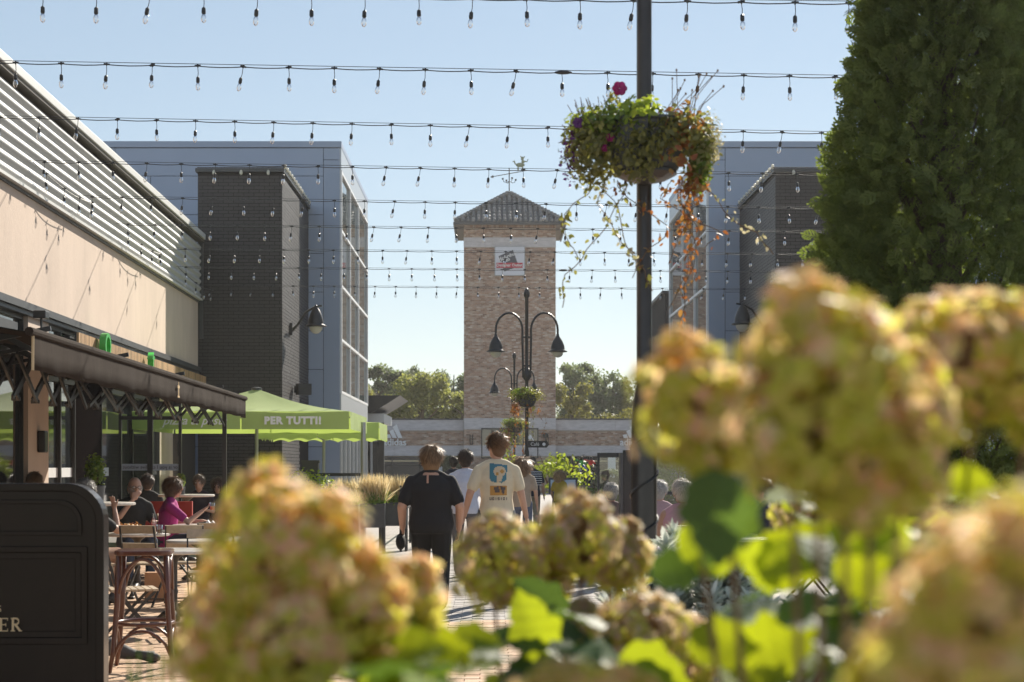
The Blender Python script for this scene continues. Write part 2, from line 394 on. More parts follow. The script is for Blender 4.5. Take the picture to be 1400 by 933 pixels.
# ------------------------------------------------------------ brick walls
def brickwork(parent, name, mat, o, u, n, wdt, z0, z1, bl=.215, bh=.065, j=.012, dep=.03, holes=(), skipc=None, zl=None):
    weak = skipc is not None; skipc = None
    """o: (x,y) start, u: (x,y) unit along, n: (x,y) outward. bricks stand proud of the plane by ~12 mm"""
    mb = MB(); row = 0; z = z0
    while z+bh <= z1+.001:
        if not (skipc and row % skipc == skipc-1):
            off = -(bl+j)/2 if row % 2 else 0; s = off
            while s < wdt-.02:
                a = max(s, 0); b2 = min(s+bl, wdt)
                if b2-a > .03:
                    c = (a+b2)/2; zc = z+bh/2
                    if not any(h[0] < c < h[1] and h[2] < zc < h[3] for h in holes):
                        e = random.uniform(.006, .014) if not weak else (random.uniform(.0035, .006) if (row % 6) else .0008)
                        p = [(o[0]+u[0]*t+n[0]*q, o[1]+u[1]*t+n[1]*q) for t, q in ((a, 0), (b2, 0), (b2, e), (a, e))]
                        vs = [(*p[0], z), (*p[1], z), (*p[1], z+bh), (*p[0], z+bh), (*p[3], z), (*p[2], z), (*p[2], z+bh), (*p[3], z+bh)]
                        mb.add(vs, [(4,5,6,7), (0,1,5,4), (1,2,6,5), (2,3,7,6), (3,0,4,7)])
                s += bl+j
        z += bh+j; row += 1
    return mb.build(name, mat, parent, kind='stuff')

# ------------------------------------------------------------ beige shop on the left
RZ = .019
def W(x, y, z=0): return Vector((-5.776+x*cos(RZ)-y*sin(RZ), x*sin(RZ)+y*cos(RZ), z))
bs = thing('shop_building', 'long beige rendered shop with ribbed silver cladding under its flat roof edge', 'building', (-5.776, 0, 0), RZ)
Y1 = 35.35
MB().box(-8, -.0, 4, Y1, 3.66, 5.12).build('render_wall', M['beige'], bs)
MB().box(-8, -.08, 4, Y1, 5.12, 6.42).build('parapet_core', M['trim'], bs)
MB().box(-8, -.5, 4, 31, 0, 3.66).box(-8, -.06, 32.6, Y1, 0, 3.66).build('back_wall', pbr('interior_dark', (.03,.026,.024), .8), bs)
# cladding panels: horizontal ribs
ribs = 8; zA = 5.17; zB = 6.36
prof = []
for i in range(ribs*12+1):
    t = i/12; ph = (t % 1)
    x = .03+.045*(0.5-0.5*cos(2*pi*ph))
    prof.append((x, zA+(zB-zA)*i/(ribs*12)))
yy = 4.0
k = 0
while yy < Y1-.1:
    y2 = min(yy+4.6, Y1); vs = []; fs = []
    for (x, z) in prof: vs += [(x, yy, z), (x, y2-.008, z)]
    for i in range(len(prof)-1): fs.append((2*i, 2*i+1, 2*i+3, 2*i+2))
    b0 = len(vs); vs += [(-.05, yy, zA), (-.05, y2-.008, zA), (-.05, yy, zB), (-.05, y2-.008, zB)]
    fs.append((b0+1, b0, 0, 1)); fs.append((b0, b0+2, b0+3, b0+1)[::-1])
    MB().add(vs, fs).build('cladding_panel', M['corr'], bs, smooth=True); yy = y2
MB().box(-8.1, .16, 3.9, Y1+.05, 6.47, 6.59).build('roof_capping', M['cap'], bs, bevel=.01)
MB().box(-8.1, .13, 3.9, Y1+.04, 6.42, 6.465).build('soffit', pbr('soffit_brown', (.10,.085,.065), .6), bs)
MB().box(-.02, .10, 3.9, Y1, 5.125, 5.165).build('drip_edge', M['cap'], bs)
MB().box(-.02, .035, 3.9, Y1, 5.085, 5.121).build('shadow_trim', M['trim'], bs)
MB().box(.02, .10, Y1+.055, Y1+.12, 4.3, 6.4).build('downpipe', M['trim'], bs)
MB().box(-.2, .07, 4, Y1, 3.56, 3.655).box(-.2, .03, 4, Y1, 3.50, 3.555).build('head_trim', M['trim'], bs)
MB().box(-.45, -.02, 21.55, 22.62, 0, 3.5).build('pillar', M['beige'], bs)
MB().box(-.45, -.06, 31.2, 32.6, 0, 3.5).build('pillar', M['beige'], bs)
MB().box(-.019, .09, 22.0, 22.18, 1.68, 1.98).build('wall_light', M['black'], bs, bevel=.02)
def glazed(y0, y1, z0, z1, nb, trans=None, x=-.12, fr=.05, parent=bs, mat=M['black'], gm=M['win']):
    f = MB(); f.box(x-.03, x+.05, y0, y1, z1-fr, z1).box(x-.03, x+.05, y0, y1, z0, z0+fr)
    bw = (y1-y0)/nb
    for i in range(nb+1):
        c = y0+i*bw; f.box(x-.032, x+.052, max(y0, c-fr/2), min(y1, c+fr/2), z0+fr, z1-fr)
    if trans: 
        for t in trans: f.box(x-.029, x+.049, y0, y1, t-.035, t+.035)
    fo = f.build('window_frame', mat, parent)
    for i in range(nb):
        lev = [z0]+list(trans or [])+[z1]
        for a, b2 in zip(lev[:-1], lev[1:]):
            MB().box(x-.01, x, y0+i*bw+.02, y0+(i+1)*bw-.02, a+.02, b2-.02).build('pane', gm, fo)
glazed(6, 21.5, .0, 3.5, 5, [3.0], mat=M['black'])
glazed(22.65, 24.4, .02, 3.5, 2, [2.75], mat=M['trim'])
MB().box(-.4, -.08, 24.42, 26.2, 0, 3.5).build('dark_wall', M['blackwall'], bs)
glazed(26.2, 31.2, .02, 3.5, 2, [2.75], fr=.05)
MB().box(-.115, -.112, 22.8, 26.9, 1.33, 1.47).build('window_band', M['white'], bs)
MB().box(-.05, .02, 14.5, 20.9, 3.12, 3.36).build('blind_box', M['trim'], bs)
# cedar sign with letters
sg = thing('fascia_sign', 'cedar slatted fascia sign carrying bright green letters above the dark awning', 'sign', (-5.776, 0, 0), RZ)
MB().box(.08, .10, 23.75, 36.2, 2.86, 3.46).build('backing', M['trim'], sg)
s0 = MB().box(.10, .135, -.035, .035, 2.85, 3.47).build('slat', M['slat'], sg); s0.location.y = 23.8
for i in range(1, 138): inst('slat', s0, sg, (0, 23.8+i*.09, 0))
MB().box(-.1, .09, 23.4, 23.8, 3.36, 3.39).box(-.1, .09, 23.4, 23.8, 3.12, 3.15).box(-.1, .22, 24.6, 24.64, 3.1, 3.14).build('bracket', M['black'], sg)
for ch, y, z, sz in (('O', 25.05, 3.34, .56), ('s', 26.7, 3.08, .6), ('t', 28.75, 3.36, .62), ('i', 27.4, 3.02, .5)):
    text('letter', ch, sz, M['gletter'], sg, (.24, y, z), (pi/2, 0, pi/2), ext=.05, off=.006)
for a, b2 in ((30.9, 32.2), (32.35, 33.0), (33.15, 34.6)):
    MB().box(.20, .22, a, b2, 2.98, 3.24).build('sign_panel', M['white'], sg)
# awning
aw = thing('awning', 'long dark brown folding awning with hanging valance along the beige shop', 'awning', (-5.776, 0, 0), RZ)
xa = 2.45; ya, yb = 12.35, 24.6
sh = MB(); n_ = 24
for i in range(n_+1):
    y = ya+(yb-ya)*i/n_; sag = .02*sin(i*1.9)
    sh.v += [(.06, y, 3.03), (1.2, y, 2.76-abs(sag)), (xa, y, 2.53), (.06, y, 3.02), (1.2, y, 2.745-abs(sag)), (xa, y, 2.515)]
for i in range(n_):
    a = i*6; b2 = a+6
    for q in ((0, 1), (1, 2)): sh.f.append((a+q[0], a+q[1], b2+q[1], b2+q[0]))
    for q in ((3, 4), (4, 5)): sh.f.append((a+q[0], b2+q[0], b2+q[1], a+q[1]))
sh.mi = [0]*len(sh.f); sh.build('canopy', M['awn'], aw)
va = MB()
N_ = 90
for i in range(N_+1):
    y = ya+(yb-ya)*i/N_; wv = .012*sin(i*.55)+.008*sin(i*1.7)
    va.v += [(xa+.03, y, 2.50), (xa+.03+wv*.5, y, 2.38), (xa+.03+wv, y, 2.235+.006*sin(i*.9)), (xa+.022+wv, y, 2.235+.006*sin(i*.9)), (xa+.022, y, 2.5)]
for i in range(N_):
    a = i*5
    for q in range(4): va.f.append((a+q, a+q+1, a+q+6, a+q+5)[::-1])
va.mi = [0]*len(va.f); vo = va.build('valance', M['awn'], aw, smooth=True)
MB().tube([(xa+.028, ya-.004, 2.235), (xa+.03, ya-.004, 2.5)], .012, 6).build('piping', M['piping'], vo)
MB().box(xa+.05, xa+.055, 18.55, 18.67, 2.29, 2.31).box(xa+.05, xa+.055, 18.59, 18.63, 2.31, 2.40).box(xa+.05, xa+.055, 18.55, 18.67, 2.40, 2.43).box(xa+.05, xa+.055, 18.6, 18.62, 2.43, 2.47).build('emblem', M['gold'], vo)
MB().tube([(xa+.02, ya-.08, 2.53), (xa+.02, yb+.05, 2.53)], .035, 10).build('front_bar', M['awn'], aw)
MB().tube([(.1, ya, 3.08), (.1, yb, 3.08)], .07, 10).build('roller', M['black'], aw)
sc_ = MB()
def scissor(y0, y1, n, x, z0, h):
    for i in range(n):
        a = y0+(y1-y0)*i/n; b2 = y0+(y1-y0)*(i+1)/n
        zt = z0+h; 
        hf = (b2-a)/2
        sc_.bar((x, a, z0), (x, b2, zt), .02, .034); sc_.bar((x+.035, a, zt), (x+.035, b2, z0), .02, .034)
        sc_.bar((x+.07, a+hf, z0), (x+.07, b2+hf, zt), .02, .034); sc_.bar((x+.105, a+hf, zt), (x+.105, b2+hf, z0), .02, .034)
        for yy_, zz_ in ((a, z0), (a, zt), ((a+b2)/2, z0+h/2)): sc_.tube([(x-.02, yy_, zz_), (x+.05, yy_, zz_)], .018, 6)
for yc in (13.2, 16.3, 19.6, 22.8):
    # folding arm from wall to front bar made of crossing members
    n = 3
    for i in range(n):
        xa0 = .2+(xa-.25)*i/n; xb0 = .2+(xa-.25)*(i+1)/n
        zc0 = 2.86-.36*i/n; zc1 = 2.86-.36*(i+1)/n; h = .13
        sc_.bar((xa0, yc, zc0-h), (xb0, yc, zc1+h), .03, .04); sc_.bar((xa0, yc+.04, zc0+h), (xb0, yc+.04, zc1-h), .03, .04)
scissor(12.6, 15.0, 4, 2.1, 2.05, .36); scissor(15.0, 19.5, 4, 2.1, 2.08, .34); scissor(19.5, 23.6, 3, 2.1, 2.1, .32)
sc_.build('scissor_arms', M['black'], aw)
for yp in (24.3,): MB().bar((2.2, yp, 0), (2.2, yp, 2.5), .06, .06).build('post', M['black'], aw)
# lamp bracket over awning
bl = thing('awning_floodlight', 'small black floodlight on a stalk above the near end of the awning', 'floodlight', (-5.776, 0, 0), RZ)
MB().tube([(0, 20.8, 3.2), (.35, 20.8, 3.22), (.35, 20.8, 3.42)], .018, 6).build('stalk', M['black'], bl)
MB().box(.27, .43, 20.7, 20.9, 3.40, 3.5).build('head', M['black'], bl, bevel=.01)

# glass wind screen across the terrace
ws = thing('terrace_screen', 'black framed glass wind screen standing across the terrace beside the beige shop', 'screen', (0, 0, 0))
def scr(root, x0, x1, y, z0, z1, nb, bar=.07, tr=(), gm=M['tglass'], fm=M['black']):
    f = MB(); f.box(x0, x1, y-.03, y+.03, z1-bar, z1).box(x0, x1, y-.03, y+.03, z0, z0+bar)
    bw = (x1-x0)/nb
    for i in range(nb+1):
        c = x0+i*bw; f.box(max(x0, c-bar/2), min(x1, c+bar/2), y-.033, y+.033, z0+bar, z1-bar)
    for t in tr: f.box(x0, x1, y-.028, y+.028, t-.03, t+.03)
    fo = f.build('frame', fm, root)
    for i in range(nb): MB().box(x0+i*bw+.03, x0+(i+1)*bw-.03, y-.005, y+.005, z0+.03, z1-.03).build('pane', gm, root)
scr(ws, -6.25, -5.2, 27, .05, 2.58, 2, .09, (2.3,))
bnd = MB().box(-6.2, -5.25, 26.985, 26.99, 1.42, 1.53).build('printed_band', pbr('frosted_band', (.42,.45,.5), .5), ws)
text('lettering', "or is you I can live without", .085, M['black'], bnd, (-5.72, 26.98, 1.475), (pi/2, 0, 0), ext=.001).scale = (-1, 1, 1)

# ------------------------------------------------------------ dark brick blocks + grey clad blocks (left and right)
ZT = 8.05; ZG = 9.7
def panel(parent, x0, x1, y, z0, z1): return MB().box(x0+.007, x1-.007, y-.03, y, z0+.007, z1-.007).build('cladding_panel', M['grey'], parent)
def blocks(sg_):
    L = sg_ < 0
    xi = -4.62 if L else 6.27      # street-side face of dark block
    xo = -6.52 if L else 10.5
    dk = thing('brick_block', ('near black painted brick block with sunlit street side left of the street' if L else 'near black painted brick block half behind the dark conifer on the right'), 'building')
    yf, yg = 35.6, 40.8
    a, b2 = min(xi, xo), max(xi, xo)
    MB().box(a+.02, b2-.02, yf+.02, yg-.002, 0, ZT-.06).build('wall', M['darkmortar'], dk)
    u = (1, 0)
    if L: brickwork(dk, 'front_brickwork', M['darkbrick'], (-6.5, yf+.02), (1, 0), (0, -1), 1.88-.012, 0, ZT-.08, skipc=6, holes=())
    else: brickwork(dk, 'front_brickwork', M['darkbrick'], (xi+.012, yf+.02), (1, 0), (0, -1), 2.4, 0, ZT-.08, skipc=6)
    # fix outward direction: front faces -y
    if L: brickwork(dk, 'side_brickwork', M['darkbrick'], (xi-.02, yf+.02), (0, 1), (1, 0), yg-yf-.03, 0, ZT-.08, skipc=6, holes=[(3.2, 5.2, 0, 2.6)])
    else: brickwork(dk, 'side_brickwork', M['darkbrick'], (xi+.02, yf+.02), (0, 1), (-1, 0), yg-yf-.03, 0, ZT-.08, skipc=6)
    MB().box(a-.03, b2+.03, yf-.03, yg-.004, ZT-.05, ZT+.03).build('coping', M['trim'], dk)
    # festoon along roof edge
    rf = thing('roof_edge_lights', ('row of little bulbs along the roof edge of the left dark brick block' if L else 'row of little bulbs along the roof edge of the right dark brick block'), 'string lights')
    xx = xi+(.05 if L else -.05)
    MB().tube([(xx, yf-.05, ZT+.04), (xx, yg-.1, ZT+.04)], .01, 5).tube([(a if not L else -6.5, yf-.06, ZT+.04), (xx if L else b2, yf-.06, ZT+.04)] if L else [(xx, yf-.06, ZT+.04), (b2, yf-.06, ZT+.04)], .01, 5).build('cable', M['black'], rf)
    b0 = MB().lathe([(.012, -.02), (.03, 0), (.04, .04), (.03, .075), (.008, .09)], 10).build('bulb', M['opal'], rf, smooth=True); b0.location = (xx, yf, ZT+.03)
    for i in range(1, 13): inst('bulb', b0, rf, (xx, yf+i*.40, ZT+.03))
    for i in range(3 if L else 7): inst('bulb', b0, rf, (xx-(.6*(i+.6) if L else -.75*(i+.6)), yf-.07, ZT-.04), rot=(pi, 0, 0))
    # grey block
    xg = -3.84 if L else 5.50; xo2 = -14.5 if L else 16
    gb = thing('clad_building', ('pale grey panelled building with glazed corner behind the left dark block' if L else 'pale grey panelled building with glazed corner behind the right dark block'), 'building')
    y2 = 49.5; a, b2 = min(xg, xo2), max(xg, xo2)
    MB().box(a+.05, b2-.05, yg+.02, y2, 0, ZG-.05).build('core', M['gap'], gb)
    # front panels
    sgn = -1 if L else 1
    def xr(p, q): 
        A, B2 = xg+sgn*p, xg+sgn*q; return min(A, B2), max(A, B2)
    zl = [0.0, 1.0, 1.98, 2.96, 3.94, 4.92, 5.9, 6.88, 7.86, 8.84]
    panel(gb, *xr(0, .42), yg, 0, 9.25)
    cols = [.42, 2.6, 4.8, 7.0, 9.2, 10.6]
    for c0, c1 in zip(cols[:-1], cols[1:]):
        for z0, z1 in zip(zl[:-1], zl[1:]): panel(gb, *xr(c0, c1), yg, z0, z1)
    panel(gb, *xr(.42, 5.7), yg, 8.84, 9.55); panel(gb, *xr(5.7, 10.6), yg, 8.84, 9.55); panel(gb, *xr(0, .42), yg, 9.25, 9.55)
    MB().box(a-.04, b2+.04, yg-.06, y2+.05, 9.56, 9.72).build('coping', M['grey'], gb, bevel=.01)
    # street side: curtain wall
    s = 1 if L else -1
    def sx(p, q): A, B2 = xg+s*p, xg+s*q; return min(A, B2), max(A, B2)
    MB().box(*sx(-.05, .03), yg, y2, 9.0, 9.56).build('header_panel', M['greyl'], gb)
    MB().box(*sx(-.05, .03), yg, y2, 2.85, 3.34).build('sill_panel', M['greyl'], gb)
    cw = MB()
    for yy_ in (yg+.06, 43.4, 46.1, y2-.06): cw.box(*sx(-.04, .045), yy_-.05, yy_+.05, 3.34, 9.0)
    for zz in (3.37, 4.7, 6.07, 7.47, 8.96): cw.box(*sx(-.04, .04), yg+.1, y2-.1, zz-.035, zz+.035)
    cwo = cw.build('window_frame', M['white'], gb)
    ys = [yg+.06, 43.4, 46.1, y2-.06]; zs = [3.37, 4.7, 6.07, 7.47, 8.96]
    for i in range(3):
        for k_ in range(4): MB().box(*sx(-.03, -.012), ys[i]+.04, ys[i+1]-.04, zs[k_]+.03, zs[k_+1]-.03).build('pane', M['curtain'], cwo)
    sf = MB()
    for i in range(8): yy_ = yg+.1+i*1.2; sf.box(*sx(-.04, .04), yy_-.04, yy_+.04, 0, 2.85)
    sfo = sf.build('shopfront_frame', M['greyl'], gb)
    for i in range(7): MB().box(*sx(-.03, -.01), yg+.14+i*1.2, yg+1.26+i*1.2, .1, 2.85).build('pane', M['win'], sfo)
    return dk, gb
dkL, gbL = blocks(-1); dkR, gbR = blocks(1)
# ------------------------------------------------------------ tower and low gallery
TY = 88.0; TX0, TX1 = -1.52, 3.52; TD = 5.6
tw = thing('brick_tower', 'square brown brick clock-style tower with tiled pyramid roof and outlet sign', 'tower')
tw['label'] = 'tall square brown brick tower with tiled pyramid roof closing the street'
MB().box(TX0+.02, TX1-.02, TY+.02, TY+TD, 0, 14.7).build('wall', M['mortar'], tw)
br = (.215, .066, .011)
hol = [(.95, 4.1, 1.9, 3.6)]
brickwork(tw, 'brickwork', M['brick'], (TX0+.02, TY+.02), (1, 0), (0, -1), TX1-TX0-.04, 0, 2.02)
brickwork(tw, 'brickwork', M['brick'], (TX0+.02, TY+.02), (1, 0), (0, -1), TX1-TX0-.04, 2.62, 3.48, holes=hol)
brickwork(tw, 'brickwork', M['brick'], (TX0+.02, TY+.02), (1, 0), (0, -1), TX1-TX0-.04, 4.11, 13.44)
brickwork(tw, 'brickwork', M['brick'], (TX0+.02, TY+.02), (1, 0), (0, -1), TX1-TX0-.04, 13.99, 14.5)
brickwork(tw, 'brickwork', M['brick'], (TX0+.02, TY+.02), (0, 1), (-1, 0), TD-.02, 0, 14.5)
brickwork(tw, 'brickwork', M['brick'], (TX1-.02, TY+.02), (0, 1), (1, 0), TD-.02, 0, 14.5)
sc = MB()
for i in range(64): x = TX0+.03+i*.0785; sc.box(x, x+.066, TY-.01, TY+.02, 14.5, 14.72)
sc.build('soldier_course', M['brick'], tw, kind='stuff')
for z0, z1 in ((3.49, 4.10), (13.45, 13.98), (2.03, 2.61)):
    for a, b2 in ((TX0, TX0+1.55), (TX0+1.56, TX1)): MB().box(a, b2, TY-.03, TY+.3, z0, z1).build('concrete_band', M['concrete'], tw)
# roof
cx, cy = 1.0, TY+TD/2; hw = 2.98; hd = 3.35; ze = 14.72; zp = 16.85
rf = MB()
cr = [(cx-hw, cy-hd, ze+.05), (cx+hw, cy-hd, ze+.05), (cx+hw, cy+hd, ze+.05), (cx-hw, cy+hd, ze+.05), (cx, cy, zp)]
rf.add(cr, [(0,1,4), (1,2,4), (2,3,4), (3,0,4), (3,2,1,0)]); ro = rf.build('roof', M['trim'], tw)  # darker than the tile ribs, so shade and highlight columns are in the colour
ti = MB()
nr = 21
for i in range(nr):
    t = (i+.5)/nr; x = cx-hw+2*hw*t; f = 1-abs(2*t-1); npc = max(1, int(9*f+.5))
    top = Vector((x, cy-hd+hd*f, ze+.05+(zp-ze-.05)*f)); bot = Vector((x, cy-hd-.03, ze+.05))
    for q in range(npc):
        a = bot.lerp(top, q/npc)+Vector((0, 0, .035)); b3 = bot.lerp(top, (q+1)/npc+.01)+Vector((0, 0, .0))
        ti.tube([a, b3], [.105, .085], 7)
for sxx in (-1, 1):
    for i in range(nr):
        t = (i+.5)/nr; y = cy-hd+2*hd*t; f = 1-abs(2*t-1)
        top = Vector((cx+sxx*hw*(1-f), y, ze+.05+(zp-ze-.05)*f)); bot = Vector((cx+sxx*(hw+.03), y, ze+.05))
        ti.tube([bot+Vector((0,0,.03)), top], [.1, .085], 6)
for sxx in (-1, 1):
    a = Vector((cx+sxx*hw, cy-hd, ze+.1)); b3 = Vector((cx, cy, zp+.06))
    for q in range(18): ti.tube([a.lerp(b3, q/18)+Vector((0,0,.05)), a.lerp(b3, (q+1)/18+.01)], [.12, .09], 7)
ti.build('roof_tiles', M['rooft'], ro, kind='stuff', smooth=True)
ea = MB(); ea.box(cx-hw-.02, cx+hw+.02, cy-hd-.08, cy-hd+.0, ze-.12, ze+.04).box(cx-hw-.1, cx-hw-.02, cy-hd, cy+hd, ze-.12, ze+.04).box(cx+hw+.02, cx+hw+.1, cy-hd, cy+hd, ze-.12, ze+.04)
ea.build('gutter', M['trim'], tw)
MB().box(cx-hw, cx+hw, cy-hd, cy+hd, ze-.06, ze+.045).build('soffit', pbr('soffit_grey', (.2,.19,.18), .8), tw)
# weather vane
wv = thing('weather_vane', 'weather vane with long arrow on the peak of the tower roof', 'weather vane', (cx, cy, zp))
MB().tube([(0, 0, -.1), (0, 0, 1.45)], .03, 8).lathe([(.22, -.1), (.18, .05), (.05, .12)], 10).build('spindle', M['black'], wv)
MB().tube([(-1.0, 0, .95), (1.05, 0, 1.32)], .022, 6).add([(-1.08, 0, .935), (-.9, 0, 1.06), (-.88, 0, .88), (-1.08, .03, .935), (-.9, .03, 1.06), (-.88, .03, .88)], [(0,1,2), (5,4,3), (0,3,4,1), (1,4,5,2), (2,5,3,0)]).build('arrow', M['black'], wv)
cp = MB()
for a in range(4): d = Vector((cos(a*pi/2+.4), sin(a*pi/2+.4), 0)); cp.tube([Vector((0,0,.7)), d*.2+Vector((0,0,.62)), d*.34+Vector((0,0,.66)), d*.38+Vector((0,0,.78))], .018, 5).box(d.x*.4-.05, d.x*.4+.05, d.y*.4-.01, d.y*.4+.01, .76, .86)
cp.build('compass_points', M['black'], wv)
mo = MB(); gm = pbr('verdigris', (.22,.26,.16), .6)
mo.ell((.62, 0, 1.62), .26, .05, .13).ell((.78, 0, 1.80), .1, .05, .09).ell((.74, 0, 1.98), .09, .04, .12).tube([(.35, 0, 1.65), (.28, 0, 1.85), (.2, 0, 1.8)], .04, 6).tube([(.8, 0, 1.85), (1.0, 0, 1.8), (1.06, 0, 1.95)], .03, 6).tube([(.5, 0, 1.55), (.5, 0, 1.28)], .04, 6).tube([(.75, 0, 1.55), (.75, 0, 1.3)], .04, 6).tube([(.74, 0, 2.0), (.62, 0, 2.12)], .03, 5).tube([(.76, 0, 2.0), (.88, 0, 2.1)], .03, 5)
mo.build('figure', gm, wv)
# sign on tower
ts = thing('tower_sign', 'square white sign with tilted dark slate and red band high on the tower', 'sign', (1.0, TY-.03, 12.68))
MB().box(-.8, .8, -.1, 0, -.77, .77).build('board', pbr('sign_white', (.62,.64,.70), .4), ts, bevel=.01)
fr = MB(); fr.box(-.83, -.79, -.12, 0, -.8, .8).box(.79, .83, -.12, 0, -.8, .8).box(-.79, .79, -.12, 0, .77, .8).box(-.79, .79, -.12, 0, -.8, -.77).build('frame', M['silver'], ts)
MB().prism([(-.62, .26), (.17, .60), (.48, -.28), (-.30, -.58)], 'y', -.115, -.1).build('slate_panel', pbr('slate_blue', (.045,.05,.075), .5), ts)
MB().box(-.74, .70, -.13, -.1, -.38, -.1).build('red_band', pbr('sign_red', (.45,.012,.04), .45), ts)
text('lettering', 'McArthur', .27, M['white'], ts, (-.13, -.121, .25), (pi/2, -.38, 0), .004, off=.004)
text('lettering', 'Glen', .27, M['white'], ts, (-.25, -.121, .02), (pi/2, -.38, 0), .004, off=.004)
text('lettering', 'Designer Outlet', .215, M['white'], ts, (-.02, -.136, -.235), (pi/2, 0, 0), .004, off=.003)
# entrance glazing in tower
eg = MB(); eg.box(-.56, 2.56, TY-.05, TY+.05, 3.48, 3.56).box(-.56, 2.56, TY-.05, TY+.05, 1.9, 1.98)
for x in (-.56, .0, .85, 1.7, 2.5): eg.box(x, x+.06, TY-.05, TY+.05, 1.98, 3.48)
ego = eg.build('entrance_frame', M['black'], tw)
for a, b2 in ((-.5, 0), (.06, .85), (.91, 1.7), (1.76, 2.5)): MB().box(a, b2, TY-.02, TY, 1.98, 3.48).build('pane', M['win'], ego)
mk = MB()
for (x, z, s_) in ((.75, 2.75, .35), (.35, 2.65, .28), (2.1, 2.9, .3), (1.95, 2.6, .3)):
    mk.prism([(x-s_, z-.25), (x-.02, z+s_), (x+.06, z+s_-.02), (x+s_*1.1, z-.25), (x+.08, z+.1), (x, z+.02), (x-.1, z+.08)], 'y', TY-.04, TY-.022)
mk.build('mountain_print', M['white'], tw)
# gallery wings
def wing(x0, x1, label, sgnx, cols):
    g_ = thing('gallery_building', label, 'building')
    MB().box(x0, x1, TY+.6, TY+6, 0, 4.0).build('wall', M['mortar'], g_)
    MB().box(x0, x1, TY+.55, TY+.6, 0, 2.0).build('dark_recess', pbr('recess', (.05,.045,.04), .7), g_)
    brickwork(g_, 'brickwork', M['brick'], (x0, TY+.6), (1, 0), (0, -1), x1-x0, 2.62, 3.42)
    n = int((x1-x0)/3)
    for i in range(n):
        a = x0+(x1-x0)*i/n; b2 = x0+(x1-x0)*(i+1)/n-.012
        MB().box(a, b2, TY+.5, TY+1, 3.44, 4.02).build('concrete_band', M['concrete'], g_)
        MB().box(a, b2, TY+.5, TY+1, 2.05, 2.60).build('concrete_band', M['concrete'], g_)
    MB().box(x0, x1, TY+.45, TY+1.1, 4.03, 4.10).build('coping', M['trim'], g_)
    c_ = MB()
    for x in cols: MB().box(x, x+.42, TY+.4, TY+.8, 0, 2.04).build('column', M['white'], g_)
    sf = MB(); sf.box(x0, x1, TY+.52, TY+.56, 1.5, 1.56)
    xx = x0
    while xx < x1: sf.box(xx, xx+.06, TY+.50, TY+.57, 0, 2.03); xx += 1.5
    sf.build('shop_frame', M['black'], g_)
    MB().box(x0, x1, TY+.535, TY+.545, .3, 2.0).build('shop_window', M['win'], g_)
    MB().box(x0+.2, x1-.2, TY+.51, TY+.53, 1.72, 1.8).build('shop_light_strip', M['piping'], g_)
    return g_
wl = wing(-13, -1.53, 'low brick and concrete shop gallery adjoining the left side of the tower', -1, [-9.6, -7.2, -3.12])
wr = wing(3.53, 20, 'low brick and concrete shop gallery adjoining the right side of the tower', 1, [6.4, 9.4, 12.4])
def adi(x, label):
    a = thing('shop_sign', label, 'sign', (x, TY+.5, 3.0))
    text('lettering', 'adidas', .52, M['white'], a, (0, -.05, -.22), (pi/2, 0, 0), .02, off=.012)
    for x, h in ((-.42, .24), (-.12, .50), (.18, .78)):
        MB().prism([(x, .02), (x+.24, .02), (x+.24-.40*h, h), (x+.02-.40*h, h*.80)], 'y', -.06, -.03).build('stripe', M['white'], a)
adi(-5.32, 'white three striped mountain sign on brick left of the tower, partly behind the green parasol')
adi(7.7, 'white three striped mountain sign on brick right of the tower, beside the near black post')
# wall things on tower
wlmp = thing('wall_lantern', 'small black round lantern on the tower wall beside the entrance', 'lamp', (2.95, TY-.02, 3.0))
MB().ell((0, -.2, .15), .17, .15, .15).tube([(.05, 0, -.35), (.05, -.12, -.3), (.0, -.2, .05)], .03, 6).build('lantern', M['black'], wlmp)
for x, nm in ((-1.1, 'thin black vertical wall light on the tower left of the entrance'), (3.03, 'thin black vertical wall light on the tower right of the entrance')):
    o = MB().box(-.09, -.05, -.12, 0, -.3, .25).box(.05, .09, -.12, 0, -.3, .25).box(-.05, .05, -.12, -.08, -.3, -.26).build('wall_light', M['black'], None, loc=(x, TY-.03, 2.95)); tagp(o, nm, 'lamp')
dc = thing('dome_camera', 'small black dome on a white bracket below the tower band', 'camera', (1.75, TY-.04, 3.8))
MB().lathe([(.02, .02), (.2, .0), (.22, -.1), (.15, -.22), (.02, -.27)], 12, c=(0, -.3, 0)).build('dome', M['black'], dc, smooth=True)
MB().box(-.15, .15, -.4, 0, .03, .12).build('bracket', M['white'], dc)

# kiosk with dark canopy beyond left clad building
kk = thing('shop_building', 'small glazed shop with black wedge canopy past the left clad building', 'building')
MB().box(-9, -4.35, 53, 58, 0, 3.2).build('wall', M['trim'], kk)
MB().prism([(-9, 3.72), (-2.95, 3.78), (-3.3, 3.55), (-3.9, 3.2), (-9, 3.2)], 'y', 52, 57).build('canopy', M['black'], kk)
MB().box(-8, -3.5, 52.4, 56.5, 2.9, 3.2).build('fascia', M['greyl'], kk)
MB().box(-3.72, -3.5, 52.4, 52.6, 0, 2.9).build('column', M['black'], kk)
sfk = MB()
for x in (-4.35, -3.95): sfk.box(x, x+.07, 52.5, 52.56, 0, 2.9)
sfk.box(-4.28, -3.72, 52.5, 52.56, 2.3, 2.36); sfo = sfk.build('window_frame', M['greyl'], kk)
MB().box(-4.28, -3.95, 52.53, 52.54, 0, 2.9).build('pane', M['win'], sfo); MB().box(-3.88, -3.72, 52.53, 52.54, 0, 2.3).build('pane', M['win'], sfo)
rr = thing('brick_block', 'dark narrow building end seen past the right glazed corner', 'building')
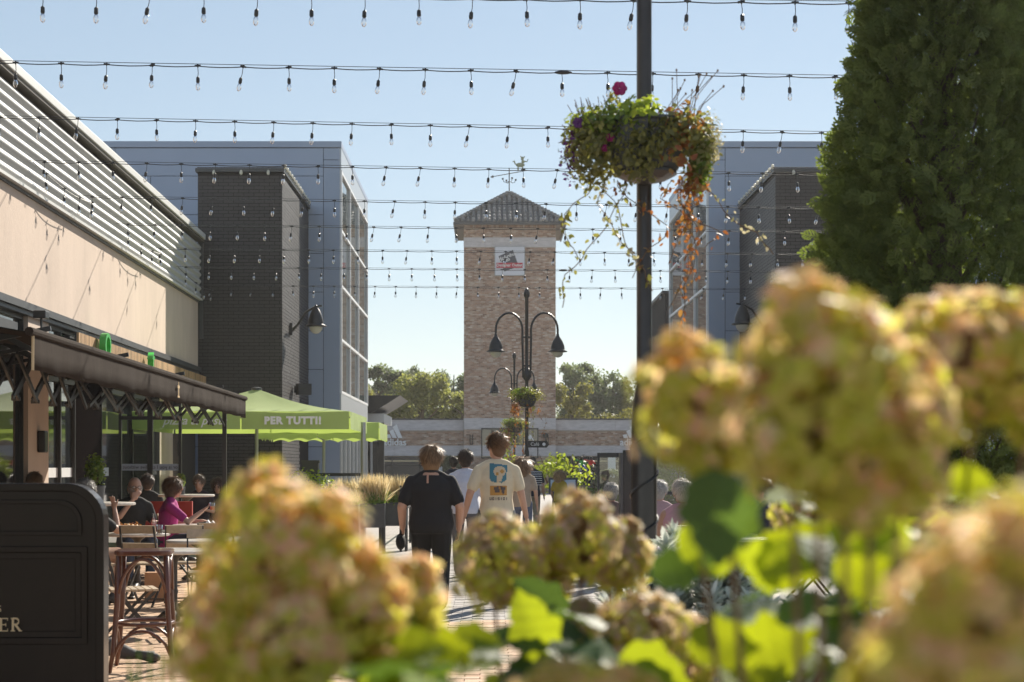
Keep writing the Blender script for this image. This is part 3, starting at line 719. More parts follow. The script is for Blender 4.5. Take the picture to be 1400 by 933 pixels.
MB().box(5.95, 9, 55.2, 60, 0, 7.4).build('wall', M['darkmortar'], rr); brickwork(rr, 'front_brickwork', M['darkbrick'], (5.95, 55.2), (1, 0), (0, -1), 3, 0, 7.4, skipc=6)
MB().box(5.85, 9, 55.1, 60, 7.401, 7.5).build('coping', M['trim'], rr)

# ------------------------------------------------------------ far trees
def tree(label, x, y, h, r, mat, n=9000, leaf=.22, seed=0, kind_r=None):
    rg = np.random.default_rng(seed+100)
    t = thing('broadleaf_tree', label, 'tree', (x, y, 0), group='trees beyond the gallery roofs')
    tr = MB(); tr.tube([(0, 0, 0), (.1, 0, h*.3), (0, .1, h*.6), (.1, 0, h*.9)], [.28, .22, .13, .03], 8)
    for i in range(9):
        a = rg.uniform(0, 2*pi); z = h*rg.uniform(.25, .75); L = r*rg.uniform(.5, .95)
        tr.tube([(0, 0, z), (cos(a)*L*.5, sin(a)*L*.5, z+L*.35), (cos(a)*L, sin(a)*L, z+L*.75)], [.1, .06, .02], 5)
    tr.build('trunk', M['bark'], t)
    # clumps
    r *= 1.12; nb = 60; cs = []; rs = []
    for i in range(nb):
        f = rg.uniform(.10, .93)
        rad = r*math.sqrt(max(.03, 1-((f-.42)/.6)**2))*rg.uniform(.45, 1)
        a = rg.uniform(0, 2*pi); cs.append((cos(a)*rad, sin(a)*rad, h*f*.97)); rs.append(r*rg.uniform(.16, .34))
    cs = np.array(cs); rs = np.array(rs); ix = rg.integers(0, nb, n)
    v = rg.normal(size=(n, 3)); v /= np.linalg.norm(v, axis=1)[:, None]
    rad = rs[ix]*(rg.uniform(0, 1, n)**.4)*rg.uniform(.75, 1.2, n)
    pos = cs[ix]+v*rad[:, None]*np.array([1, 1, .8])
    R = frame(v*.5+rg.normal(size=(n, 3))*.5+np.array([0, 0, .3]), rg.normal(size=(n, 3)))
    scatter('crown', *LEAF4, pos, R, leaf*rg.uniform(.6, 1.4, n), mat, t)
tree('dark bluish tree, tall, just right of the left clad building', -8.4, 118, 9.6, 2.3, M['treeB'], 13000, .26, 1)
tree('tall dark tree left of the tower, second from the left clad building', -5.6, 122, 9.9, 1.9, M['treeB'], 12000, .26, 2)
tree('feathery grey green tree rising close to the left side of the tower', -2.9, 120, 9.2, 1.9, M['treeB'], 10000, .24, 3)
tree('olive tree low over the gallery roof beside the black wedge canopy', -7.6, 104, 7.2, 2.1, M['treeA'], 13000, .22, 4)
tree('rounded olive yellow tree midway between canopy and tower', -4.4, 102, 7.8, 2.2, M['treeA'], 15000, .22, 5)
tree('lower olive tree touching the left side of the tower', -1.9, 103, 6.6, 1.7, M['treeA'], 11000, .22, 6)
tree('low pale tree between the clad building and the olive trees', -9.4, 103, 7.4, 1.8, M['treeC'], 9000, .22, 16)
tree('yellowing tree close against the right side of the tower', 5.1, 102, 7.3, 1.5, M['treeC'], 12000, .2, 7)
tree('tall airy grey green tree right of the tower', 6.6, 118, 9.6, 2.1, M['treeB'], 11000, .24, 8)
tree('airy grey green tree midway between tower and near post', 9.0, 120, 8.9, 1.9, M['treeB'], 10000, .24, 9)
tree('grey green tree right beside the near black post', 11.4, 119, 8.7, 2.0, M['treeB'], 11000, .24, 10)
tree('dark tree filling the gap behind the olive trees left of the tower', -6.4, 125, 8.6, 2.4, M['treeB'], 11000, .28, 31)
tree('dark tree filling the gap right of the tower behind the yellowing one', 7.8, 126, 8.2, 2.4, M['treeB'], 11000, .28, 32)
tree('low bright green tree over the right gallery roof', 8.0, 101, 5.4, 1.8, M['treeC'], 9000, .2, 11)
tree('low olive tree behind the right gallery roof near the post', 10.6, 101, 5.6, 1.7, M['treeA'], 9000, .2, 12)
# hedge blobs against gallery
def shrub(label, x, y, z0, z1, r, mat, n, leaf, name='shrub', cat='shrub', ry=None, seed=1, tmpl=LEAF4):
    rg = np.random.default_rng(seed); t = thing(name, label, cat, (x, y, 0))
    st = MB()
    for i in range(9):
        a = rg.uniform(0, 2*pi); st.tube([(0, 0, max(0, z0-.1)), (cos(a)*r*.3, sin(a)*r*.3, (z0+z1)/2), (cos(a)*r*.7, sin(a)*r*.7, z1*.93)], [.02, .014, .005], 5)
    st.build('stem', M['stem'], t)
    nb = 26; c = rg.normal(size=(nb, 3)); c /= np.linalg.norm(c, axis=1)[:, None]; c *= rg.uniform(.3, .8, (nb, 1))
    ix = rg.integers(0, nb, n); v = rg.normal(size=(n, 3)); v /= np.linalg.norm(v, axis=1)[:, None]
    p = c[ix]+v*(rg.uniform(0, 1, (n, 1))**.5)*.36
    pos = p*np.array([r, ry or r, (z1-z0)/2])+np.array([0, 0, (z0+z1)/2])
    scatter('foliage', *tmpl, pos, frame(v+np.array([0, 0, .4]), rg.normal(size=(n, 3))), leaf*rg.uniform(.6, 1.3, n), mat, t, kind='stuff')
    return t
shrub('dark clipped shrub on the gallery wall behind the striped shirt man', 4.0, 87.2, .9, 2.15, .95, M['treeB'], 5000, .12, seed=21)
shrub('dark clipped shrub on the gallery wall left of the tower base', -2.1, 87.2, .9, 2.1, .9, M['treeB'], 5000, .12, seed=22)
shrub('dark leafy bushes in front of the right shop windows', 6.2, 84, .2, 1.35, 1.0, M['treeB'], 5000, .11, seed=23)

# ------------------------------------------------------------ lamp posts
def arch(mb, s, r=.62, z0=3.35):
    pts = [(s*.075, 0, z0), (s*.09, 0, 4.15)]
    for i in range(13):
        a = pi-pi*i/12; pts.append((s*(.09+.28+.28*cos(a)), 0, 4.35+.36*sin(a)))
    pts.append((s*.65, 0, 4.2)); mb.tube(pts, .024, 8)
def lamp_head(root, x, z, y=0):
    hd = MB().lathe([(.015, .30), (.03, .28), (.035, .24), (.065, .20), (.105, .13), (.135, .05), (.145, 0), (.15, -.05), (.20, -.075), (.20, -.09), (.13, -.10)], 18, c=(x, y, z)).build('lamp_shade', M['black'], root, smooth=True)
    MB().ell((x, y, z-.11), .115, .115, .10, 16, 8).build('globe', M['opal'], hd, smooth=True)
def lamp_post(label, x, y, heads=True, sign=False):
    p = thing('lamp_post', label, 'lamp post', (x, y, 0), group='black double headed lamp posts down the street')
    MB().lathe([(.13, 0), (.13, .08), (.10, .12), (.085, .5), (.085, .95), (.06, 1.0), (.055, 1.72), (.05, 1.8), (.036, 1.86), (.036, 3.2), (.036, 3.28), (.075, 3.33), (.085, 3.42), (.05, 3.5), (.036, 3.6), (.036, 5.02), (.06, 5.06), (.065, 5.12), (.04, 5.2), (.01, 5.24)] if heads else
               [(.12, 0), (.12, .1), (.075, .14), (.062, .5), (.062, 1.70), (.056, 1.80), (.037, 1.9), (.037, 3.3), (.037, 5.2), (.01, 5.24)], 16).build('post', M['blackm'] if not heads else M['black'], p, smooth=True)
    a = MB(); arch(a, 1, z0=3.35 if heads else 4.1); arch(a, -1, z0=3.35 if heads else 4.1)
    for z in ((3.6, 4.2) if heads else (4.15, 4.2)): a.tube([(-.09, 0, z), (.09, 0, z)], .02, 6)
    a.build('arm', M['black'], p); 
    lamp_head(p, .65, 3.98); lamp_head(p, -.65, 3.98)
    return p
lamp_post('black double headed lamp post before the tower, the larger of the two whole ones', .74, 33.8)
lamp_post('black double headed lamp post farthest down the street, lower in front of the tower', .75, 53)
lp = lamp_post('near thick black post crossing the whole picture right of centre', .74, 7.8, heads=False)
# spiral wound cable on the near post
pts = [(.066*cos(t*2.1), .066*sin(t*2.1), .35+t*.075) for t in np.linspace(0, 18, 140)]
MB().tube(pts, .006, 5).build('wound_cable', M['black'], lp)
fp = thing('finger_sign', 'black finger sign pointing right on the larger whole lamp post', 'sign', (.74, 33.75, 1.95))
MB().prism([(.03, -.07), (.42, -.07), (.47, 0), (.42, .07), (.03, .07)], 'y', -.02, .01).build('board', M['black'], fp)
text('lettering', 'Café', .1, M['white'], fp, (.17, -.025, 0), (pi/2, 0, 0), .002); MB().lathe([(.035, 0), (.035, .004)], 14).build('dot', M['white'], fp).matrix_basis = Matrix.Translation((.36, -.022, 0)) @ Matrix.Rotation(pi/2, 4, 'X')

# hanging baskets
def vine(parent, p0, L, n, mat, lf=.035, drift=(0, 0), seed=0, name='vine'):
    rg = np.random.default_rng(seed); pts = []; x, y, z = p0; dx, dy = 0, 0
    for i in range(n+1):
        pts.append((x, y, z)); dx = dx*.7+rg.normal()*.012; dy = dy*.7+rg.normal()*.008
        x += dx+drift[0]/n; y += dy+drift[1]/n; z -= L/n
    s_ = MB().tube(pts, .0022, 4).build(name, M['stem'], parent)
    k = int(n*2.2); P_ = np.array(pts); t = rg.uniform(0, n-1, k); i0 = t.astype(int); q = P_[i0]+(P_[i0+1]-P_[i0])*(t-i0)[:, None]
    q += rg.normal(size=(k, 3))*.012
    scatter('leaves', *LEAFT, q, frame(rg.normal(size=(k, 3))+np.array([.1, -.6, .2]), rg.normal(size=(k, 3))+np.array([0, 0, -1.2])), lf*rg.uniform(.5, 1.25, k)*1.0, mat, s_, kind='stuff')
def clump(root, name, c, r, n, leaf, mat, seed, tmpl=LEAFT, bias=(0, 0, .3)):
    rg = np.random.default_rng(seed); v = rg.normal(size=(n, 3)); v /= np.linalg.norm(v, axis=1)[:, None]
    pos = np.array(c)+v*np.array(r)*(rg.uniform(0.1, 1, (n, 1))**.45)*rg.uniform(.8, 1.2, (n, 1))
    return scatter(name, *tmpl, pos, frame(v+rg.normal(size=(n, 3))*.6+np.array(bias), rg.normal(size=(n, 3))), leaf*rg.uniform(.5, 1.3, n), mat, root, kind='stuff')
def basket(label, x, y, z, k=1.0, near=True, seed=0):
    b_ = thing('hanging_basket', label, 'hanging basket', (x, y, z), group=None)
    b_.scale = (k, k, k)
    for s in (-1, 1):
        m = MB(); nn = 10; prof = [(.115, -.13), (.15, -.10), (.19, .0), (.205, .11), (.215, .115), (.21, .13)]
        vs = []; fs = []
        for r_, z_ in prof:
            for i in range(nn+1):
                a = -pi/2+pi*i/nn; vs.append((s*(.006+r_*cos(a)), r_*sin(a)*.85, z_))
        for j_ in range(len(prof)-1):
            for i in range(nn): q = j_*(nn+1)+i; fs.append((q, q+1, q+nn+2, q+nn+1))
        fs.append(tuple(range(nn+1))); fs.append(tuple((len(prof)-2)*(nn+1)+i for i in range(nn+1)))
        m.add(vs, fs); m.build('bowl_half', M['pot'], b_, smooth=False)
    MB().lathe([(.02, -.17), (.10, -.15), (.15, -.125), (.15, -.11)], 16).build('bracket', M['black'], b_)
    if near:
        clump(b_, 'foliage', (-.25, -.02, -.0), (.15, .16, .19), 1500, .032, M['olivel'], seed+1)
        clump(b_, 'foliage', (-.14, -.06, .11), (.15, .14, .08), 600, .034, M['leaf'], seed+2)
        clump(b_, 'foliage', (-.26, -.02, .1), (.13, .12, .09), 420, .03, M['leafy'], seed+12)
        clump(b_, 'foliage', (-.15, -.06, .20), (.05, .05, .09), 90, .03, M['olivel'], seed+33)
        clump(b_, 'foliage', (-.04, -.13, .15), (.1, .09, .08), 190, .045, M['leafy'], seed+3)
        clump(b_, 'foliage', (.17, -.08, .10), (.13, .14, .11), 120, .040, M['orangel'], seed+4)
        clump(b_, 'foliage', (.14, -.2, -.05), (.08, .04, .13), 36, .045, M['orangel'], seed+14)
        clump(b_, 'foliage', (.13, -.19, .05), (.12, .05, .10), 260, .034, M['olivel'], seed+61)
        clump(b_, 'foliage', (-.02, -.2, -.02), (.14, .04, .10), 230, .034, M['olivel'], seed+62)
        clump(b_, 'foliage', (.24, -.04, .0), (.09, .12, .17), 420, .034, M['olivel'], seed+63)
        clump(b_, 'foliage', (.26, -.0, -.06), (.05, .1, .16), 420, .035, M['leaf'], seed+5)
        clump(b_, 'foliage', (.30, 0, .04), (.075, .1, .13), 900, .016, M['palel'], seed+6)
        clump(b_, 'foliage', (.23, -.03, -.19), (.07, .08, .09), 90, .04, M['orangel'], seed+7)
        clump(b_, 'foliage', (-.06, -.2, -.08), (.13, .03, .12), 230, .035, M['olivel'], seed+8)
        for i, (dx, L, m_, dr) in enumerate(((-.24, .52, 'olivel', .06), (-.2, .48, 'palel', .1), (-.27, .36, 'olivel', -.04), (-.14, .42, 'orangel', -.12), (.12, .3, 'orangel', .02), (.17, .62, 'orangel', .0), (.19, .75, 'orangel', -.02), (.15, .5, 'orangel', .03), (.2, .4, 'orangel', .0), (-.1, .6, 'olivel', -.16), (.24, .35, 'palel', .09))):
            vine(b_, (dx, -.06, -.16), L, 16, M[m_], .034, (dr, 0), seed+20+i)
        for i, (px, pz, rr_) in enumerate(((-.135, .262, .034), (-.33, .10, .026), (-.18, .03, .02), (-.205, -.02, .018))):
            f_ = MB()
            for q in range(6):
                a = q*pi/3; c_ = Vector((cos(a)*rr_*.55, -.02, sin(a)*rr_*.55)); f_.ell(c_, rr_*.55, rr_*.2, rr_*.5, 8, 5)
            f_.build('petunia', M['magenta'] if i != 1 else M['purple'], b_, smooth=True, loc=(px, -.1, pz))
        tw_ = MB(); rg = random.Random(5)
        for i in range(16):
            a = rg.uniform(-.1, 1.1); x0 = rg.uniform(.08, .24); L = rg.uniform(.12, .24)
            p = [(x0, 0, .12), (x0+a*.05, .0, .12+L*.6), (x0+a*.14, -.02, .14+L)]
            tw_.tube(p, .0016, 4); tw_.ell(p[-1], .005, .005, .007, 6, 4)
        for i in range(26):
            x0 = rg.uniform(-.3, -.1); tw_.tube([(x0, 0, .08), (x0-.05+rg.uniform(-.03, .03), 0, .2+rg.uniform(0, .06))], .0016, 4)
        for i in range(14):
            z0 = rg.uniform(-.15, .1); tw_.tube([(-.3, 0, z0), (-.36, -.02, z0+rg.uniform(-.02, .05)), (-.38+rg.uniform(-.04, .02), 0, z0+rg.uniform(-.06, .08))], .002, 4)
        tw_.build('twigs', M['stem'], b_, kind='stuff')
        clump(b_, 'foliage', (-.36, -.02, -.02), (.05, .08, .16), 130, .022, M['purple'], seed+40)
    else:
        clump(b_, 'foliage', (0, 0, .1), (.38, .3, .17), 1100, .05, M['olivel'], seed+1)
        clump(b_, 'foliage', (-.1, -.1, .15), (.25, .25, .12), 300, .05, M['leaf'], seed+2)
        clump(b_, 'foliage', (-.25, 0, -.2), (.12, .15, .2), 260, .045, M['orangel'], seed+3)
        for i in range(9): vine(b_, (random.uniform(-.35, .35), random.uniform(-.2, .2), -.1), random.uniform(.25, .7), 10, M['olivel' if i % 2 else 'orangel'], .05, (0, 0), seed+i+50)
    return b_
b1 = basket('large dark basket on the near post overflowing with olive, yellow and orange trailing plants', .74, 7.72, 3.02, 1.0, True, 300)
basket('planted basket on the larger whole lamp post', .74, 33.7, 2.88, 1.0, False, 400)
bb = basket('planted basket with long trailing vines on the farthest lamp post', .78, 52.9, 2.75, 1.25, False, 500)
for i in range(10): vine(bb, (random.uniform(-.4, .3), -.2, 0), random.uniform(.6, 1.1), 12, M['leafy' if i % 2 else 'orangel'], .07, (0, 0), 700+i)

# wall lanterns on dark blocks
def wlamp(label, x, y, z, s):
    r_ = thing('wall_lamp', label, 'lamp', (x, y, z)); k = 1.22
    MB().tube([(0, 0, -.12), (s*.14, 0, .02), (s*.34, 0, .32), (s*.56, 0, .44), (s*.70, 0, .46)], [.045, .03, .028, .025, .02], 8).box(-.03, .03, -.06, .06, -.22, .06).build('bracket', M['black'], r_)
    hd = MB().lathe([(.015, .40), (.035, .37), (.05, .33), (.09, .28), (.135, .18), (.168, .07), (.18, -.03), (.18, -.05), (.25, -.08), (.25, -.10), (.16, -.11)], 20, c=(s*.56, 0, .08)).build('lamp_shade', M['black'], r_, smooth=True)
    MB().ell((s*.56, 0, -.04), .15, .15, .15, 16, 8).build('globe', M['opal'], hd, smooth=True)
wlamp('black bell shaped wall lamp with opal globe bracketed from the left dark block', -4.6, 37, 4.72, 1)
wlamp('black bell shaped wall lamp on the right dark block, half behind the flowers', 6.25, 36.5, 4.72, -1)
fl = thing('floodlight', 'small black floodlight on the side of the left dark block above the parasol', 'floodlight', (-4.6, 37.6, 3.28))
MB().obox((.22, -.1, 0), .16, .1, .13, Matrix.Rotation(.5, 3, 'Z')).box(-.01, .1, -.05, .05, -.08, .08).build('housing', M['black'], fl)

# ------------------------------------------------------------ festoon strings
sline = [(-9, 5), (86, 106), (161, 183), (221, 240), (268, 286), (306, 318), (339, 349), (364, 373), (389, 397)]
labs = ['string of clear bulbs cut by the upper edge of the picture', 'second string of bulbs from the top, wholly against the sky', 'third string of bulbs from the top, passing above the grey roofs',
        'fourth string of bulbs from the top, crossing at the weather vane', 'fifth string of bulbs, crossing the tower roof tiles', 'sixth string of bulbs, crossing the brick just under the tower eaves',
        'seventh string of bulbs, crossing the tower sign', 'eighth string of bulbs, just under the tower sign', 'lowest and farthest string of bulbs']
proto = None
def mkbulb(parent, loc, sway=0.0):
    global proto
    if proto is None:
        h_ = MB().box(-.03, .03, -.008, .008, -.004, .012).box(-.006, .006, -.012, .012, -.012, .022).tube([(0, 0, -.01), (.004, 0, -.07), (0, 0, -.11)], .0035, 5).lathe([(.008, -.105), (.017, -.115), (.019, -.15), (.016, -.165)], 8).build('lamp_holder', M['black'], parent)
        g_ = MB().lathe([(.014, -.165), (.022, -.19), (.024, -.21), (.018, -.232), (.006, -.243)], 10).build('bulb', M['bulbg'], h_, smooth=True)
        f_ = MB().tube([(0, 0, -.165), (.004, 0, -.2), (-.004, 0, -.2), (0, 0, -.165)], .003, 4).build('bulb', M['opal'], h_); bpy.data.objects.remove(f_)
        proto = (h_, g_); h_.location = loc; h_.rotation_euler = (sway, sway*.7, 0); return
    a = bpy.data.objects.new('lamp_holder', proto[0].data); C.objects.link(a); a.parent = parent; a.location = loc; a.rotation_euler = (sway, sway*.7, sway*3)
    b3 = bpy.data.objects.new('bulb', proto[1].data); C.objects.link(b3); b3.parent = a
ends = []
for i, (yl, yr) in enumerate(sline):
    d = 3.93*F/(HY-(yl+yr)/2)
    zl_ = HC+(HY-yl)*d/F; zr_ = HC+(HY-yr)*d/F   # heights at x=0px and x=1150px
    xl = W(.07, d).x; x0px = P(0, 0, d).x; x1px = P(1150, 0, d).x
    if i < 3: xl = W(.25, d).x
    zf = lambda x: zl_+(zr_-zl_)*(x-x0px)/(x1px-x0px)
    xr_ = min(6.25, 6.9)
    st = thing('festoon_string', labs[i], 'string lights', (0, d, 0), group='festoon strings across the street')
    sp = .452; n = int((xr_-xl)/sp)
    xs = np.linspace(xl, xr_, 60)
    sagf = lambda x: -.012*abs(sin(x*pi/sp))
    MB().tube([(x, 0, zf(x)+.022) for x in (xl, (xl+xr_)/2, xr_)], .0035, 5).build('support_wire', M['black'], st)
    pts = []
    for q in range(n*4+1): x = xl+.2+q*sp/4; pts.append((x, 0, zf(x)-.010*sin(pi*(q % 4)/4)))
    MB().tube(pts, .0055, 5).build('cable', M['black'], st)
    if i in (1, 7): MB().ell((P(770 if i == 1 else 650+120, 0, d).x, 0, zf(P(770, 0, d).x)), .09, .02, .02, 8, 6).build('connector', M['black'], st)
    for q in range(n+1):
        x = xl+.2+q*sp; mkbulb(st, (x, 0, zf(x)), random.uniform(-.2, .2))
    ends.append((xl, d, zf(xl)))
for i, lab in ((3, 'short run of bulbs sagging along the ribbed cladding, nearer one'), (5, 'short run of bulbs sagging along the ribbed cladding, middle one'), (7, 'short run of bulbs sagging along the ribbed cladding at the far end')):
    a = Vector(ends[i]); b3 = Vector(ends[i+1]); b3 += Vector((.25, 0, -.1)); a += Vector((.05, 0, 0))
    st = thing('festoon_string', lab, 'string lights', (0, 0, 0), group='festoon runs along the cladding')
    pts = [a.lerp(b3, t)+Vector((.05*sin(pi*t), 0, -.12*sin(pi*t))) for t in np.linspace(0, 1, 13)]
    MB().tube(pts, .006, 5).build('cable', M['black'], st)
    for q in (2, 5, 8, 11): mkbulb(st, pts[q], .05)

hz = MB().box(-155, 155, -45, 425, -1.4, 19.5).build('shadow_lift_haze', hzm, kind='stuff')  # haze box added round the scene to brighten the shaded fronts
# ------------------------------------------------------------ green parasols
def parasol(label, cx, y0, half, zv0, zv1, zap, txt=True, rz=0, scallop=0.0, polez=0):
    p = thing('parasol', label, 'parasol', (cx, y0+half, 0), rz)
    m = MB(); N = 16
    cor = [(-half, -half), (half, -half), (half, half), (-half, half)]
    for s_ in range(4):
        a = Vector((*cor[s_], zv1)); b2 = Vector((*cor[(s_+1) % 4], zv1)); ap = Vector((0, 0, zap))
        vs = []; fs = []
        for i in range(N+1):
            for j_ in range(N+1):
                t = j_/N; q = a.lerp(b2, i/N).lerp(ap, t); q.z -= .07*sin(pi*t)+.025*sin(pi*i/N*2)**2*(1-t); vs.append(q)
        for i in range(N):
            for j_ in range(N): k = i*(N+1)+j_; fs.append((k, k+N+1, k+N+2, k+1))
        m.add(vs, fs)
    m.build('canopy', M['green'], p, smooth=True)
    for s_ in range(4):
        a = Vector((*cor[s_], 0)); b2 = Vector((*cor[(s_+1) % 4], 0)); d = (b2-a).normalized(); nrm = Vector((d.y, -d.x, 0)); L = (b2-a).length
        for hfl in range(2):
            vs = []; fs = []; K = 22
            for i in range(K+1):
                t = (hfl+.006+(i/K)*.988)*.5; u = t*L; 
                for z_, f in ((zv1, 0), ((zv0+zv1)/2, .4), (zv0, 1)):
                    q = a+d*u+nrm*(.004+f*(.014*sin(u*5)+.01*sin(u*13)+.01)); q.z = z_+(scallop*abs(sin(u*9))*f) ; vs.append(q)
            for i in range(K):
                for r_ in range(2): k = i*3+r_; fs.append((k, k+3, k+4, k+1))
            MB().add(vs, fs).build('valance', M['green'], p, smooth=True)
    fr = MB()
    for c_ in cor: fr.tube([(0, 0, zap-.12), (c_[0]*.5, c_[1]*.5, (zap+zv1)/2-.13), (c_[0]*.99, c_[1]*.99, zv1-.05)], .014, 6); fr.tube([(0, 0, zap-.6), (c_[0]*.5, c_[1]*.5, (zap+zv1)/2-.14)], .012, 6)
    for i in range(4): a = cor[i]; b2 = cor[(i+1) % 4]; fr.tube([(0, 0, zap-.12), ((a[0]+b2[0])/4, (a[1]+b2[1])/4, (zap+zv1)/2-.13), ((a[0]+b2[0])/2, (a[1]+b2[1])/2, zv1-.08)], .014, 6)
    fr.build('rib', M['silver'], p)
    MB().tube([(0, 0, 0), (0, 0, zap)], .032, 10).build('pole', M['silver'], p)
    MB().lathe([(.10, -.03), (.10, .015), (.04, .03)], 12, c=(0, 0, zap)).build('cap', M['trim'], p)
    MB().box(-.4, .4, -.4, .4, .013, .08).build('base', M['iron'], p, bevel=.01)
    if txt:
        zc = (zv0+zv1)/2-.01; w_ = pbr('print_pale', (.92,.93,.88), .6)
        text('lettering', 'PER TUTTI!', .175, w_, p, (half*.48, -half-.05, zc), (pi/2, 0, 0), .004, off=.010, space=1.15)
        text('lettering', 'pizza & pasta', .21, w_, p, (-half*.42, -half-.05, zc), (pi/2, 0, 0), .004, shear=.35, off=.003)
    return p
parasol('large lime green square parasol with white lettering on its front valance', -4.33, 27.8, 1.88, 2.13, 2.44, 2.92)
pz = parasol('smaller lime green parasol behind the lettered one, its lit valance seen from inside', -3.45, 31.9, 1.22, 2.0, 2.36, 2.62, txt=False, scallop=.05)
text('lettering', 'pizza & pasta', .22, pbr('print_dark', (.10,.14,.04), .8), pz, (.2, 1.22-.03, 2.17), (pi/2, 0, 0), .002, shear=.3).scale = (-1, 1, 1)

# ------------------------------------------------------------ sandwich board
sb = thing('menu_board', 'tall black lacquered round topped menu board with gold lettering at lower left', 'menu board', (-2.62, 9.0, 0), .03)
def arch_poly(x0, x1, z0, z1, r, n=10):
    pts = [(x0, z0), (x1, z0)]
    for i in range(n+1): a = pi/2*i/n; pts.append((x1-r+r*cos(a), z1-r+r*sin(a)))
    for i in range(n+1): a = pi/2+pi/2*i/n; pts.append((x0+r+r*cos(a), z1-r+r*sin(a)))
    return pts
hwid = .44
MB().prism(arch_poly(-hwid, hwid, .06, 1.39, .2), 'y', 0, .10).build('body', M['board'], sb, bevel=.008)
def ringp(outer, inner, y0, y1):
    n = len(outer); m = MB(); vs = [(p[0], y0, p[1]) for p in outer]+[(p[0], y0, p[1]) for p in inner]+[(p[0], y1, p[1]) for p in outer]+[(p[0], y1, p[1]) for p in inner]
    fs = []
    for i in range(n):
        j_ = (i+1) % n
        fs += [(i, j_, n+j_, n+i), (n+i, n+j_, 3*n+j_, 3*n+i), (2*n+i, 3*n+i, 3*n+j_, 2*n+j_), (i, 2*n+i, 2*n+j_, j_)]
    return m.add(vs, fs)
ringp(arch_poly(-hwid-.012, hwid+.012, .05, 1.402, .21), arch_poly(-hwid+.035, hwid-.035, .085, 1.355, .17), -.02, .12).build('rim', M['board'], sb, bevel=.006)
ringp(arch_poly(-.33, .33, 1.11, 1.31, .13), arch_poly(-.305, .305, 1.135, 1.285, .11), -.018, -.002).build('moulding', M['board'], sb, bevel=.004)
ringp(arch_poly(-.36, .36, .55-.05, 1.05, .01), arch_poly(-.325, .325, .54, 1.015, .01), -.02, -.002).build('moulding', M['board'], sb, bevel=.005)
ringp(arch_poly(-.325, .325, .54, 1.015, .01), arch_poly(-.29, .29, .575, .98, .01), -.010, -.002).build('moulding', M['board'], sb, bevel=.004)
def serif_text(par, s, x, z, h, y=-.012):
    m = MB(); t = h*.16; g_ = h*.07
    def stem_(cx): m.box(cx-t/2, cx+t/2, y-.003, y, z, z+h); m.box(cx-t, cx+t, y-.0035, y, z, z+g_); m.box(cx-t, cx+t, y-.0035, y, z+h-g_, z+h)
    for ch in s:
        if ch == 'I': stem_(x); x += h*.48
        elif ch == 'E':
            stem_(x)
            for zz, L in ((0, .5), (h/2-g_/2, .36), (h-g_, .47)): m.box(x, x+L*h, y-.003, y, z+zz, z+zz+g_)
            for zz, q in ((0, h*.2), (h*.8, h*.2)): m.box(x+.47*h, x+.51*h, y-.003, y, z+zz, z+zz+q)
            m.box(x+.34*h, x+.38*h, y-.003, y, z+h*.38, z+h*.62); x += h*.88
        elif ch == 'R':
            stem_(x); pts = [(x, z+h-g_/2)]+[(x+h*.22+h*.2*sin(a), z+h*.74+h*.22*cos(a)) for a in np.linspace(0, pi, 9)]+[(x, z+h*.5)]
            for p, q in zip(pts[:-1], pts[1:]): m.bar((p[0], y, p[1]), (q[0], y, q[1]), .004, t*.75)
            m.bar((x+h*.18, y, z+h*.5), (x+h*.52, y, z+g_/2), .004, t); m.box(x+.45*h, x+.68*h, y-.003, y, z, z+g_); x += h*.9
        elif ch == 'S':
            c1 = [(x+h*.2+h*.17*cos(a), z+h*.74+h*.2*sin(a)) for a in np.linspace(.4, pi*1.35, 9)]; c2 = [(x+h*.2+h*.19*cos(a), z+h*.25+h*.2*sin(a)) for a in np.linspace(pi*.38, -pi*.9, 9)]
            pts = c1+c2
            for p, q in zip(pts[:-1], pts[1:]): m.bar((p[0], y, p[1]), (q[0], y, q[1]), .004, t*.8)
            x += h*.7
    m.build('lettering', M['gold'], par)
serif_text(sb, 'IER', -.155, .575, .075); serif_text(sb, 'ES', -.165, .685, .035); serif_text(sb, 'I', -.17, .79, .03)
for x in (-.4, .4): MB().box(x-.04, x+.04, -.05, .35, .013, .06).build('foot', M['board'], sb, bevel=.01)

# ------------------------------------------------------------ furniture
def table(label, x, y, h=.745, r=.35, high=False, group=None):
    t = thing('bistro_table' if not high else 'high_table', label, 'table', (x, y, .036))
    h -= .036
    MB().lathe([(r-.012, h-.032), (r, h-.026), (r, h-.006), (r-.01, h)], 36).build('tabletop', M['marble'], t)
    MB().lathe([(.05, .06), (.055, .1), (.04, .14), (.045, .17), (.032, .22), (.03, .3), (.038, .33), (.03, .36), (.03, h-.12), (.045, h-.08), (.1, h-.04), (.1, h-.033)], 14).build('pedestal', M['iron'], t, smooth=True)
    for k in range(3):
        a = k*2*pi/3+.5; d = Vector((cos(a), sin(a), 0))
        MB().tube([d*.03+Vector((0, 0, .14)), d*.12+Vector((0, 0, .12)), d*.22+Vector((0, 0, .05)), d*.27+Vector((0, 0, .02))], [.035, .03, .025, .03], 8).ell(d*.28+Vector((0, 0, .015)), .045, .045, .018, 10, 5).build('foot', M['iron'], t, smooth=True)
    return t
table('round pale topped bistro table with iron pedestal right beside the brown bar stool', -2.86, 14.5)
table('high round table bearing the larger potted shrub, behind the black board', -4.30, 17.6, 1.10, .4, True)
table('round bistro table laid with plate, bottle and glasses', -3.95, 17.95, .75, .36)
table('round bistro table in front of the pink shirted woman', -3.72, 20.6, .75, .36)
table('round table whose right edge is hidden by the left hydrangea heads', -2.98, 16.4, .745, .33)
table('high round table bearing the smaller potted shrub farther back', -4.36, 23, 1.09, .4, True)
